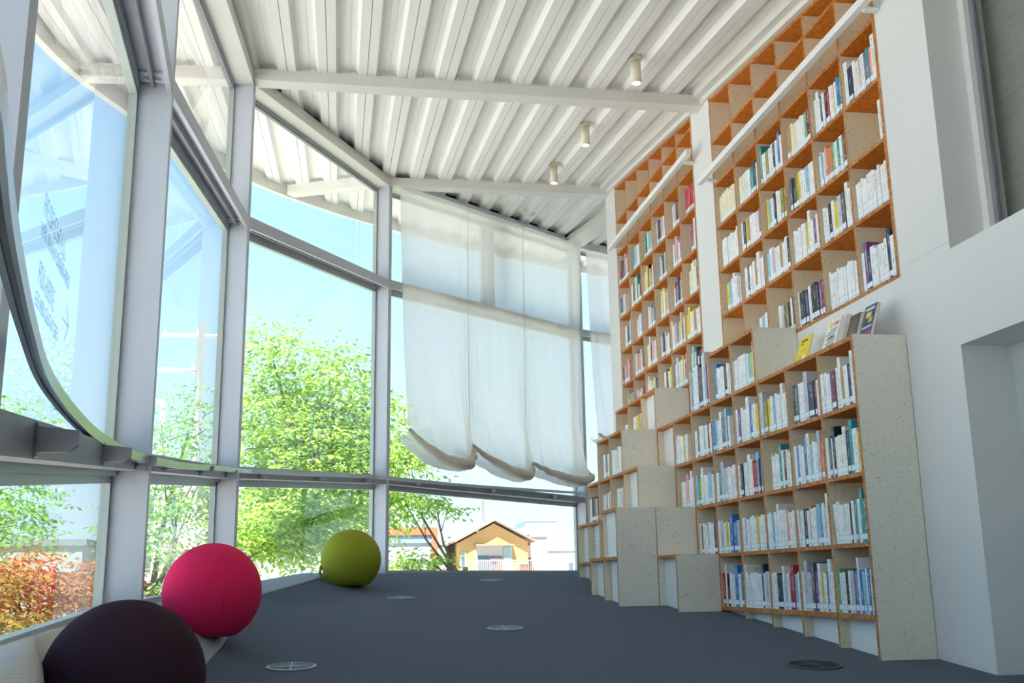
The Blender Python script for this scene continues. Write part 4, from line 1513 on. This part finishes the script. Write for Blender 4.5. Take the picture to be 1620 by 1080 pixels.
house('cream_building', 'cream building with dark openings beside the apartment block', -6.8, -5.4, 50, 58, 3.6, 'b8ae8a', [(-6.6, -5.7, 1.2, 2.2)], roofc='c8bf9e')
house('grey_house', 'grey green roofed house low at the left', -13.5, -9.8, 44, 52, 1.6, '8f9a94', [(-12, -11, -.4, .8)], roofc='6e7a76')

# utility poles
def pole(x, y, z, r, arms, label):
    root = empty('utility_pole', (x, y, GROUND))
    tag(root, label, 'pole', 'utility poles in the street')
    def hp(nm, mb, m):
        o = mb.build(nm, m, root, True)
        o.matrix_parent_inverse = Matrix.Translation(-root.location)
    pm = mat('pole_concrete', 'c3c2c0', .8)
    hp('mast', MB().tube([(x, y, GROUND - .1), (x, y, z)], [r * 1.3, r], 10), pm)
    for (x0, x1, zz) in arms:
        hp('crossarm', MB().box(x0, x1, y - .05, y + .05, zz - .05, zz + .05), pm)
        for q in (x0 + .1, (x0 + x1) / 2, x1 - .1):
            hp('insulator', MB().tube([(q, y, zz + .05), (q, y, zz + .2)], .04, 6), M['white'])
    return hp
hp = pole(-3.9, 30, 7.3, .10, [(-5.0, -3.0, 6.9), (-6.2, -4.0, 5.9)], 'grey utility pole with crossarms left of the tree')
hp('antenna', MB().tube([(-5.4, 30, 5.9), (-5.5, 30, 3.0)], .02, 6), M['steel_dark'])
hp = pole(14.2, 104, 8.2, .16, [(12.6, 15.4, 5.4), (12.8, 15.2, 4.9)], 'thin utility pole rising behind the yellow gable')
hp = pole(-6.6, 36, 4.6, .12, [(-7.3, -5.9, 4.2)], 'short utility pole between the nearest two columns')
root = empty('street_lamp', (-4.6, 26, GROUND))
tag(root, 'white street lamp head seen between the nearest columns', 'street lamp')
for nm, mb in (('pole', MB().tube([(-4.2, 26, GROUND), (-4.2, 26, 4.3)], .06, 8)), ('arm', MB().tube([(-4.2, 26, 4.3), (-4.5, 26, 4.45)], .05, 8)), ('head', MB().tube([(-4.45, 26, 4.45), (-4.9, 26, 4.38)], [.10, .05], 10))):
    o = mb.build(nm, M['white'], root, True)
    o.matrix_parent_inverse = Matrix.Translation(-root.location)
for (p0, p1, lab) in (((-14, 36, 3.6), (-3.9, 30, 4.6), 'upper power line crossing left of the tree'), ((-14, 36, 3.1), (-3.9, 30, 4.2), 'lower power line crossing left of the tree')):
    pts = []
    for k in range(13):
        t = k / 12
        v = Vector(p0).lerp(Vector(p1), t)
        pts.append((v.x, v.y, v.z - .5 * math.sin(math.pi * t)))
    tag(MB().tube(pts, .016, 5).build('power_line', M['dark']), lab, 'cable', 'power lines')
